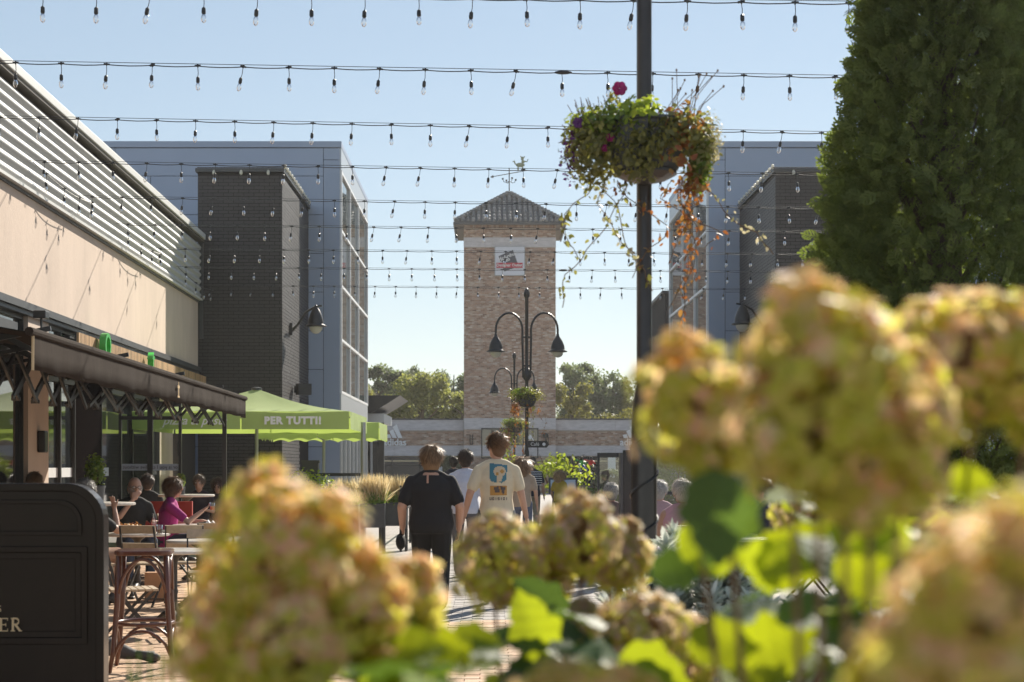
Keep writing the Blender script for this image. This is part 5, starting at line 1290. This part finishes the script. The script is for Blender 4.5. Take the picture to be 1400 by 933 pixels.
patch('print', mn, mns, [(-.075, 1.49), (.11, 1.47), (.10, 1.32), (.05, 1.28), (.02, 1.30), (-.02, 1.29), (-.07, 1.31)], -.4, teal, .004)
patch('print', mn, mns, [(.03+.065*cos(a), 1.405+.055*sin(a)) for a in np.linspace(0, 2*pi, 14, endpoint=False)]+[], -.4, crm, .007)
patch('print', mn, mns, [(.0, 1.37), (.06, 1.36), (.05, 1.30), (.0, 1.29)], -.4, crm, .0072)
patch('print', mn, mns, [(.055+.022*cos(a), 1.405+.022*sin(a)) for a in np.linspace(0, 2*pi, 10, endpoint=False)], -.4, orp, .010)
patch('print', mn, mns, [(.005+.013*cos(a), 1.38+.016*sin(a)) for a in np.linspace(0, 2*pi, 10, endpoint=False)], -.4, orp, .010)
patch('print', mn, mns, [(-.07, 1.255), (.105, 1.255), (.105, 1.155), (-.07, 1.155)], -.4, orp, .004)
patch('print', mn, mns, [(-.03, 1.24), (.02, 1.25), (.03, 1.19), (-.02, 1.185)], -.4, dkp, .007)
patch('print', mn, mns, [(.03, 1.25), (.09, 1.24), (.075, 1.17), (.06, 1.165)], -.4, dkp, .007)
for i, ch in enumerate('UOISIOI'):
    x = -.075+i*.028; 
    bars = {'U': [(x, 1.135, x+.006, 1.11), (x+.014, 1.135, x+.02, 1.11), (x, 1.112, x+.02, 1.106)], 'O': [(x, 1.135, x+.006, 1.106), (x+.014, 1.135, x+.02, 1.106), (x+.006, 1.135, x+.014, 1.129), (x+.006, 1.112, x+.014, 1.106)],
            'I': [(x+.007, 1.135, x+.013, 1.106)], 'S': [(x, 1.135, x+.02, 1.129), (x, 1.129, x+.006, 1.12), (x, 1.123, x+.02, 1.118), (x+.014, 1.12, x+.02, 1.11), (x, 1.112, x+.02, 1.106)]}[ch]
    for a, z1, b_, z0 in bars: patch('lettering', mn, mns, [(a, z1), (b_, z1), (b_, z0), (a, z0)], -.4, dkp, .006)
person('dark haired man in white shirt walking ahead between the woman and young man', -.34, 21, 0, 1.70, shirt=(.62,.64,.74), sleeve='long', trousers=(.10,.10,.11), hair=(.055,.03,.018), vox=.014, girth=1.05, lean=.1)
person('dark haired person almost hidden beyond the woman in black', -.80, 34, 0, 1.66, shirt=(.03,.03,.05), hair=(.04,.025,.015), vox=.018)
person('long haired woman in beige top walking ahead right of the young man', .50, 26.5, 0, 1.60, shirt=(.42,.33,.25), sleeve='short', trousers=(.1,.12,.18), hair=(.30,.19,.11), hl='long', vox=.016)
sp_, sps, spj = person('man in navy striped T-shirt walking ahead with cropped grey hair', .83, 33.5, 0, 1.66, shirt=(.03,.033,.05), trousers=(.3,.26,.2), hair=(.14,.12,.11), vox=.018, girth=1.1)
for i in range(7): patch('stripe', sp_, sps, [(-.22, 1.06+i*.045), (.22, 1.06+i*.045), (.22, 1.072+i*.045), (-.22, 1.072+i*.045)], -.4, M['white'], .006)
person('blond girl with yellow top beyond the young tree at the right', 1.52, 36, -.6, 1.36, shirt=(.55,.40,.05), hair=(.50,.34,.18), hl='long', vox=.02)
# seated left terrace
person('bald man with glasses in dark polo shirt seated eating at the laid table', -4.50, 20.1, 3.6, 1.78, 'sit', shirt=(.02,.022,.025), trousers=(.05,.07,.12), hair=(.4,.36,.33), bald=True, glasses=True, lean=.12, vox=.014,
       J=dict(wrR=(.06, .30, 1.02), elR=(.22, .26, .84)), skin=M['skin'])
person('woman in magenta top holding an amber drink, seated in profile', -4.15, 20.7, -pi/2+.12, 1.72, 'sit', shirt=(.40,.02,.20), trousers=(.03,.04,.09), hair=(.13,.06,.025), hl='bob', glasses=True, vox=.012,
       J=dict(wrR=(.10, .44, .90), elR=(.23, .26, .76)), skin=M['skin'])
tumbler('glass of amber drink in the hand of the woman in magenta', -3.57, 20.58, .93, pbr('amber', (.75,.28,.04), .2, trans=.6))
person('grey haired man in black T-shirt leaning on the laid table beside the board', -4.32, 16.7, -.55, 1.76, 'sit', shirt=(.015,.015,.018), trousers=(.42,.24,.16), hair=(.33,.31,.29), lean=.10, vox=.014,
       J=dict(wrR=(.16, .40, 1.0), elR=(.26, .30, .79), wrL=(-.10, .42, .80)), shorts=True)
person('person with light brown hair whose head shows over the black board', -6.05, 21.3, .3, 1.80, 'sit', shirt=(.1,.1,.12), hair=(.22,.13,.07), vox=.02)
person('dark haired man seated in the shade behind the bald man', -5.35, 25, 0, 1.74, 'sit', shirt=(.03,.03,.03), hair=(.09,.06,.045), vox=.02)
person('person in dark clothes seated in deep shade behind the smaller potted shrub', -4.75, 26.2, 3.1, 1.72, 'sit', shirt=(.03,.02,.03), hair=(.15,.1,.06), vox=.02)
person('person with brown bob seated in deep shade behind the smaller potted shrub, right one', -4.55, 26.8, 3.1, 1.66, 'sit', shirt=(.05,.03,.03), hair=(.12,.06,.03), hl='bob', vox=.02)
rb = MB().box(-.35, .35, -.03, .03, .45, .98).build('chair_back', pbr('red_fabric', (.35,.03,.02), .8), None, loc=(-4.42, 21.9, .036)); rb.name = 'red_chair'; tagp(rb, 'red upholstered chair back in the shade right of the woman in magenta', 'chair')
# seated right terrace
person('woman with short silver hair in pale pink vest top seated right of the near post', 2.02, 17.0, .1, 1.72, 'sit', girth=1.2, shirt=(.55,.30,.34), sleeve='none', trousers=(.4,.4,.45), hair=(.55,.50,.44), hl='short', vox=.012, skin=M['skin2'])
person('grey haired woman seated half behind the near post', 2.02, 19.4, -.2, 1.68, 'sit', shirt=(.5,.32,.34), hair=(.48,.46,.44), hl='short', vox=.016)
person('grey haired man seated just left of the black menu stand', 1.55, 20.7, .2, 1.62, 'sit', shirt=(.16,.10,.09), hair=(.45,.43,.40), hl='short', vox=.016)
person('person in dark jacket raising a hand at the right terrace tables', 3.15, 18.4, 1.5, 1.72, 'sit', shirt=(.03,.035,.06), sleeve='long', hair=(.1,.06,.04), vox=.016, J=dict(wrL=(-.1, .30, 1.08), elL=(-.22, .28, .86)))

# ------------------------------------------------------------ conifer
def conifer():
    t = thing('conifer', 'tall dense dark conifer filling the upper right corner', 'tree', (2.42, 8.6, 0))
    MB().tube([(0, 0, 0), (0, 0, 3), (0, 0, 4.9)], [.12, .09, .02], 10).build('trunk', M['bark'], t)
    br_ = MB(); n = 15000; rg = np.random.default_rng(9)
    z = 1.2+4.0*(rg.uniform(0, 1, n)**1.1); th = rg.uniform(0, 2*pi, n)
    Rz = np.where(z < 2.2, .70, .70-(z-2.2)*.16); Rz = np.where(z > 4.1, .396*np.sqrt(np.clip((5.25-z)/1.15, .02, 1)), Rz)
    lump = 1+.03*np.sin(th*5+z*4)+.03*np.sin(th*9-z*7)
    r = Rz*lump*(rg.uniform(0, 1, n)**.28)*rg.uniform(.88, 1.08, n)
    pos = np.stack([r*np.cos(th), r*np.sin(th), z], 1)
    # keep mostly the half seen plus rim
    d = np.stack([np.cos(th), np.sin(th), rg.uniform(.1, .9, n)], 1)+rg.normal(size=(n, 3))*.25
    # flat fan spray: central strip with side lobes, made of quads
    tv = []; tf = []
    def strip(a, b_, w_):
        a = np.array(a); b_ = np.array(b_); d_ = (b_-a)/np.linalg.norm(b_-a); nx = np.array([-d_[1], d_[0], 0])*w_
        k = len(tv); tv.extend([a-nx*.6, a+nx*.6, b_+nx, b_-nx]); tf.append((k, k+1, k+2, k+3))
    strip((0, 0, 0), (0, .55, .03), .035); strip((0, .5, .03), (0, 1, -.05), .05)
    for i, y in enumerate((.18, .36, .55, .72)):
        L = (.40, .42, .34, .22)[i]
        for s in (-1, 1): strip((0, y, .02), (s*L*.75, y+L*.7, .0), .045); strip((s*L*.4, y+L*.36, .01), (s*L*.78, y+L*.30, -.02), .035)
    up = np.cross(d, np.cross(np.array([0, 0, 1.]), d))*0+d
    tang = np.stack([-np.sin(th), np.cos(th), np.zeros(n)], 1)
    nrm = tang+rg.normal(size=(n, 3))*.75
    scatter('crown', tv, tf, pos, frame(nrm, up), rg.uniform(.07, .14, n), M['thuja'], t)
    for i in range(60):
        a = rg.uniform(0, 2*pi); zz = rg.uniform(1.2, 4.4); R_ = .6-(zz-1.2)*.1
        br_.tube([(0, 0, zz-.4), (cos(a)*R_*.6, sin(a)*R_*.6, zz), (cos(a)*R_, sin(a)*R_, zz+.3)], [.02, .012, .004], 5)
    br_.build('branch', M['bark'], t)
conifer()
# ------------------------------------------------------------ foreground hydrangeas
PETAL_T = []  # floret: 4 rounded petals, each a 5-vert fan made of quads, centre (0,0,0)
def floret_tmpl():
    tv = []; tf = []
    for q in range(4):
        a = q*pi/2; ca, sa = cos(a), sin(a)
        pts = [(0, 0, 0), (.28, .12, .05), (.5, .0, .09), (.28, -.12, .05), (.40, .30, .10), (.62, .24, .04), (.62, -.24, .04), (.40, -.30, .10), (.70, 0, .06)]
        pts = [(0, 0, 0), (.30, .27, .06), (.58, .24, .03), (.68, 0, .07), (.58, -.24, .03), (.30, -.27, .06), (.36, 0, .10)]
        k = len(tv)
        for x, y, z in pts: tv.append((x*ca-y*sa, x*sa+y*ca, z))
        tf += [(k, k+6, k+2, k+1), (k+6, k+3, k+3, k+2)][:1]+[(k+6, k+4, k+3, k+2)]+[(k, k+5, k+4, k+6)]
    return tv, tf
FT, FF = floret_tmpl()
def head(parent, px, py, d, rx, ry, mats, seed, tilt=(0, 0), n=150, fl=.026, cone=.35):
    base = .28 if mats[0] == 'petB' else .08
    n = int(n*1.75)
    """panicle centred at pixel (px,py) of the photograph's layout, at distance d; rx, ry in metres"""
    c = P(px, py, d); c = c-parent.location; rg = np.random.default_rng(seed)
    u = rg.uniform(-1, 1, n); a = rg.uniform(0, 2*pi, n)
    prof = np.sqrt(1-u**2)*(1-cone*np.clip(u, 0, 1))*(1+.12*np.sin(a*3+seed))
    r = rx*prof*rg.uniform(.78, 1.06, n); pos = np.stack([r*np.cos(a), r*np.sin(a), u*ry*rg.uniform(.92, 1.05, n)], 1)
    lmp = 1+.13*np.sin(pos[:, 0]*110+seed)*np.sin(pos[:, 2]*95+seed*2)+.10*np.sin(pos[:, 1]*120+pos[:, 2]*60); pos = pos*lmp[:, None]
    nrm = np.stack([np.cos(a)*prof, np.sin(a)*prof, u*1.1+.15], 1)+rg.normal(size=(n, 3))*.35
    Rt = np.array(Matrix.Rotation(tilt[0], 3, 'Y') @ Matrix.Rotation(tilt[1], 3, 'X')); pos = pos@Rt.T; nrm = nrm@Rt.T
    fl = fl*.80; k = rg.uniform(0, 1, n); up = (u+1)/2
    sel = np.where(k < base+.75*up**1.3, 0, 1)  # cream petals favoured near the top: sunlit tops put into the colour
    ho = None
    core = MB(); core.ell((0, 0, 0), rx*.4, rx*.4, ry*.5, 10, 8, Matrix.Rotation(tilt[0], 3, 'Y'))  # unseen opaque core added to stop light passing through the head
    for i in range(26):
        q = Vector(pos[i])*.85; core.tube([(0, 0, -ry*1.1), q*.4, q], [.003, .0016, .0008], 4)
    ho = core.build('flower_head', M['stem'], parent, loc=c)
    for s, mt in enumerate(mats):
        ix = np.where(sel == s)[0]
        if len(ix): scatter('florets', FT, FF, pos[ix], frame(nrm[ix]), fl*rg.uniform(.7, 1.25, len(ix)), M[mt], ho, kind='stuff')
    return c
def bush(label, base_px, base_d):
    b_ = P(base_px, 637, base_d); return thing('hydrangea', label, 'hydrangea', (b_.x, b_.y, 0))
def stem(parent, c, ry, root=(0, 0)):
    MB().tube([(root[0], root[1], .02), (root[0]*.5+c[0]*.5, root[1]*.5+c[1]*.5, c[2]*.55), (c[0], c[1], c[2]-ry)], [.005, .0035, .0025], 6).build('stem', M['stem'], parent)
# broad leaf mesh with midrib fold, length 1
def leafmesh():
    m = MB(); nu, nv = 16, 3; vs = []
    for i in range(nu+1):
        t = i/nu; wd = .40*(sin(pi*min(1, t*.99)**.8)**.8)*(1-.25*t)*(.80+.28*abs(sin(pi*t*3.1+.4)))
        for q in range(-nv, nv+1):
            s = q/nv; vs.append((s*wd*(1+.06*sin(i*3.1)*abs(s)), t, .10*abs(s)*wd*2-.22*t*t+.02*sin(i*2.3+q)))
    m.v = vs
    for i in range(nu):
        for q in range(2*nv): k = i*(2*nv+1)+q; m.f.append((k, k+1, k+2*nv+2, k+2*nv+1)); m.mi.append(0)
    return m
_lf = {}
def leaf(parent, p, L, direc, nrm, mat='leafh'):
    if mat not in _lf:
        o = leafmesh().build('leaf', M[mat], parent, smooth=True); _lf[mat] = o.data
    else: o = bpy.data.objects.new('leaf', _lf[mat]); C.objects.link(o); o.parent = parent
    y = Vector(direc).normalized(); z = Vector(nrm); z = (z-y*z.dot(y)).normalized(); x = y.cross(z)
    o.matrix_basis = Matrix.Translation(Vector(p)-parent.location) @ Matrix((x, y, z)).transposed().to_4x4() @ Matrix.Scale(L, 4)
    return o
def rleaves(parent, n, x0, x1, y0, y1, d0, d1, L0, L1, seed, mats=('leafh',), avoid=None):
    rg = random.Random(seed)
    for i in range(n):
        d = rg.uniform(d0, d1); px = rg.uniform(x0, x1); py = rg.uniform(y0, y1)
        a = rg.uniform(0, 2*pi); dr = Vector((cos(a), sin(a)*.8, rg.uniform(-.5, .35)))
        leaf(parent, P(px, py, d), rg.uniform(L0, L1), dr, Vector((rg.uniform(-.6, .6), rg.uniform(-.9, .5), 1)), rg.choice(mats))
# bush A : left
A = bush('left hydrangea bush with cream and pink conical heads in front of the terrace', 400, 1.6)
for px, py, d, rx, ry, sd, tl in ((366, 742, 1.5, .056, .070, 1, (-.1, 0)), (325, 850, 1.55, .058, .062, 2, (-.3, 0)), (425, 765, 1.48, .055, .066, 3, (.35, 0)), (490, 830, 1.5, .045, .05, 13, (.5, 0)), (552, 815, 1.62, .040, .036, 4, (.5, .1)), (400, 870, 1.45, .06, .055, 5, (0, 0)), (300, 890, 1.6, .045, .05, 14, (-.2, 0))):
    c = head(A, px, py, d, rx, ry, ('petA', 'petC'), sd, tl, n=170 if rx > .05 else 120, fl=.021); stem(A, c, ry*.8)
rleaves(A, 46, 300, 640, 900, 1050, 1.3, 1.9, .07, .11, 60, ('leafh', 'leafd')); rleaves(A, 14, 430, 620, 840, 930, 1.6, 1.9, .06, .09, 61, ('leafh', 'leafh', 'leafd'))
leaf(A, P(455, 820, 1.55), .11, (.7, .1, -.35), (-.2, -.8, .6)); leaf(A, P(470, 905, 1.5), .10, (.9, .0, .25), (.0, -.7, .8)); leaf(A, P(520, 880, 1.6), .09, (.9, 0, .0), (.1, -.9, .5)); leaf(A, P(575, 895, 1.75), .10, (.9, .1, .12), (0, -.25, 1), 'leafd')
# bush B : middle, a little farther
Bq = bush('middle hydrangea bush with dusky green and mauve rounded heads', 740, 2.6)
for px, py, d, rx, ry, sd, tl in ((676, 765, 2.4, .066, .068, 21, (-.25, 0)), (738, 790, 2.5, .05, .05, 22, (.3, 0)), (795, 735, 2.45, .072, .068, 23, (.1, 0)), (845, 760, 2.5, .05, .05, 27, (.4, 0)), (880, 868, 2.3, .085, .06, 24, (0, 0)), (800, 870, 2.4, .05, .05, 25, (0, .2)), (935, 890, 2.4, .055, .05, 26, (.2, 0)), (1120, 700, 3.0, .09, .08, 28, (0, 0)), (1210, 680, 2.9, .09, .08, 29, (0, 0))):
    c = head(Bq, px, py, d, rx, ry, ('petB', 'petC'), sd, tl, n=190, fl=.022); stem(Bq, c, ry*.8)
rleaves(Bq, 44, 690, 1020, 905, 1060, 1.9, 2.6, .08, .12, 62, ('leafd', 'leafh', 'leafd')); rleaves(Bq, 14, 700, 850, 860, 920, 2.0, 2.4, .07, .1, 63, ('leafd',))
for (px, py, d, L, dr, nr, mt) in ((745, 905, 2.1, .10, (-.3, 0, .9), (.2, -1, .2), 'leafh'), (845, 900, 2.0, .10, (.9, 0, -.3), (0, -1, .4), 'leafh'), (800, 905, 2.1, .10, (-.9, 0, .1), (.2, -.6, .8), 'leafd'), (590, 905, 2.0, .09, (.8, 0, .1), (.1, -.6, .9), 'leafh'), (770, 850, 2.2, .09, (-.5, 0, .5), (.3, -.9, .2), 'leafd')): leaf(Bq, P(px, py, d), L, dr, nr, mt)
# bush Cc : right, tall
Cc = bush('tall right hydrangea bush with big cream pink heads before the conifer', 1150, 1.5)
for px, py, d, rx, ry, sd, tl in ((945, 552, 1.42, .052, .058, 31, (-.1, 0)), (990, 580, 1.4, .035, .042, 39, (.2, 0)), (1115, 470, 1.2, .048, .050, 32, (-.2, 0)), (1155, 545, 1.18, .064, .072, 33, (.1, 0)), (1232, 560, 1.22, .038, .046, 34, (.3, 0)), (1082, 580, 1.2, .047, .046, 35, (-.4, 0)), (1190, 640, 1.2, .055, .04, 40, (0, 0)),
                                  (1330, 495, 1.4, .065, .062, 36, (.1, 0)), (1270, 480, 1.45, .042, .045, 37, (-.2, 0)), (1405, 500, 1.4, .05, .06, 38, (.1, 0))):
    c = head(Cc, px, py, d, rx, ry, ('petA', 'petC'), sd, tl, n=int(150 if rx > .045 else 100), fl=.020); stem(Cc, c, ry*.8, (rx*.5, .1))
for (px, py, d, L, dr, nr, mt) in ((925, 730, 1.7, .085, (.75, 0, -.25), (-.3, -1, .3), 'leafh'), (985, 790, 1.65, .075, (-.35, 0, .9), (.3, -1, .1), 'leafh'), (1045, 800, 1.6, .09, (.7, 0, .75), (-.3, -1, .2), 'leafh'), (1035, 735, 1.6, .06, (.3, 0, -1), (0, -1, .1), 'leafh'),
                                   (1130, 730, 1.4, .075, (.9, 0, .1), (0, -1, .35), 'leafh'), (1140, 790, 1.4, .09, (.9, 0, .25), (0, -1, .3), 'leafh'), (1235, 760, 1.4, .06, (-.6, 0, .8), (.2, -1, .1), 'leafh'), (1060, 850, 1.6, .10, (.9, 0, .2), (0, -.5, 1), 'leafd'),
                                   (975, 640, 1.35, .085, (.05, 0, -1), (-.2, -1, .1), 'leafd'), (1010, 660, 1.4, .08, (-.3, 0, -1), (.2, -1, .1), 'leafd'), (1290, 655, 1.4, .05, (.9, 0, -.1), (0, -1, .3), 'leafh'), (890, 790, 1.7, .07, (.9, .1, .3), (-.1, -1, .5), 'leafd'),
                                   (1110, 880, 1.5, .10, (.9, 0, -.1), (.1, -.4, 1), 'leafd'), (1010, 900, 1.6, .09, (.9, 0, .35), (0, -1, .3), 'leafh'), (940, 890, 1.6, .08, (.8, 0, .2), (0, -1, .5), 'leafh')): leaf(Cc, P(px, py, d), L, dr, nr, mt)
rleaves(Cc, 56, 1075, 1420, 790, 1060, 1.5, 2.2, .07, .12, 64, ('leafd', 'leafd', 'leafh')); rleaves(Cc, 22, 1060, 1300, 660, 790, 1.5, 2.1, .06, .1, 65, ('leafd', 'leafh'))
rleaves(Cc, 40, 1080, 1420, 650, 900, 2.2, 3.2, .09, .14, 66, ('leafd', 'leafh'))
# bush D : nearest, bottom edge
Dd = bush('nearest hydrangea bush with peach heads touching the lower right corner', 1350, .8)
for px, py, d, rx, ry, sd, tl in ((1325, 860, .85, .055, .065, 41, (0, 0)), (1400, 800, .80, .045, .045, 42, (0, 0)), (1260, 930, .85, .04, .04, 43, (-.3, 0)), (1400, 920, .8, .05, .05, 46, (-.3, 0)), (770, 960, 1.15, .036, .026, 44, (0, 0)), (850, 965, 1.2, .032, .026, 45, (.2, 0))):
    c = head(Dd, px, py, d, rx, ry, ('petA', 'petC'), sd, tl, n=120, fl=.017); stem(Dd, c, ry*.8)
# silver leaved shrubs
def silver(label, px, py, d, rx, rz_, n, seed):
    c = P(px, py, d); t = thing('silver_shrub', label, 'shrub', (c.x, c.y, 0)); rg = np.random.default_rng(seed)
    st = MB(); 
    for i in range(44):
        x, y = rg.uniform(-rx, rx), rg.uniform(-.2, .2); zt = c.z+rz_*rg.uniform(-.4, .9)*(1-abs(x)/rx*.5)
        st.tube([(x*.3, y*.3, .02), (x*.8, y, zt*.6), (x, y, zt)], [.006, .004, .002], 5)
        m = n//26; t_ = rg.uniform(.0, .75, m); pos = np.stack([x-x*.2*t_, np.full(m, y), zt-t_*.35], 1); ang = rg.uniform(0, 2*pi, m)
        v = np.stack([np.cos(ang)*.7, np.sin(ang)*.7, rg.uniform(.3, .9, m)], 1)
        if i == 0: P0, V0 = [pos], [v]
        else: P0.append(pos); V0.append(v)
    pos = np.concatenate(P0); v = np.concatenate(V0); st.build('stem', M['stem'], t)
    nr = np.cross(v, np.cross(np.array([0, 0, 1.]), v))+rg.normal(size=v.shape)*.3
    scatter('leaves', [(0, 0, 0), (-.14, .3, .03), (0, .35, 0), (.14, .3, .03), (-.12, .72, .02), (0, .72, -.01), (.12, .72, .02), (0, 1, -.03)], LEAFT[1], pos, frame(nr, v), rg.uniform(.05, .09, len(pos)), M['silverleaf'], t)
silver('silver leaved shrub between the middle heads and the bright leaves', 935, 800, 6.9, .34, .26, 3600, 71)
silver('silver leaved shrub filling the gap below the bright leaves right of centre', 1060, 880, 5.9, .45, .25, 2400, 74)
silver('silver leaved shrub low in front of the bottom right head', 1150, 890, 3.2, .22, .12, 1000, 72)
silver('silver leaved sprig just right of the middle hydrangea heads', 848, 800, 6.4, .06, .06, 160, 73)
rgx = random.Random(8)
gr = thing('leaf_blades', 'narrow green blades rising at the lower edge left of the left hydrangea', 'plant', (P(225, 900, 2.2).x, 2.2, 0))
gb_ = MB()
for i in range(9):
    x = rgx.uniform(-.05, .05); top = P(225, rgx.uniform(870, 920), 2.2).z
    gb_.tube([(x, 0, .0), (x, 0, top*.7), (x+rgx.uniform(-.02, .02), 0, top)], [(.004, .004), (.008, .003), (.001, .001)], 6)
gb_.build('blade', M['blade'], gr)
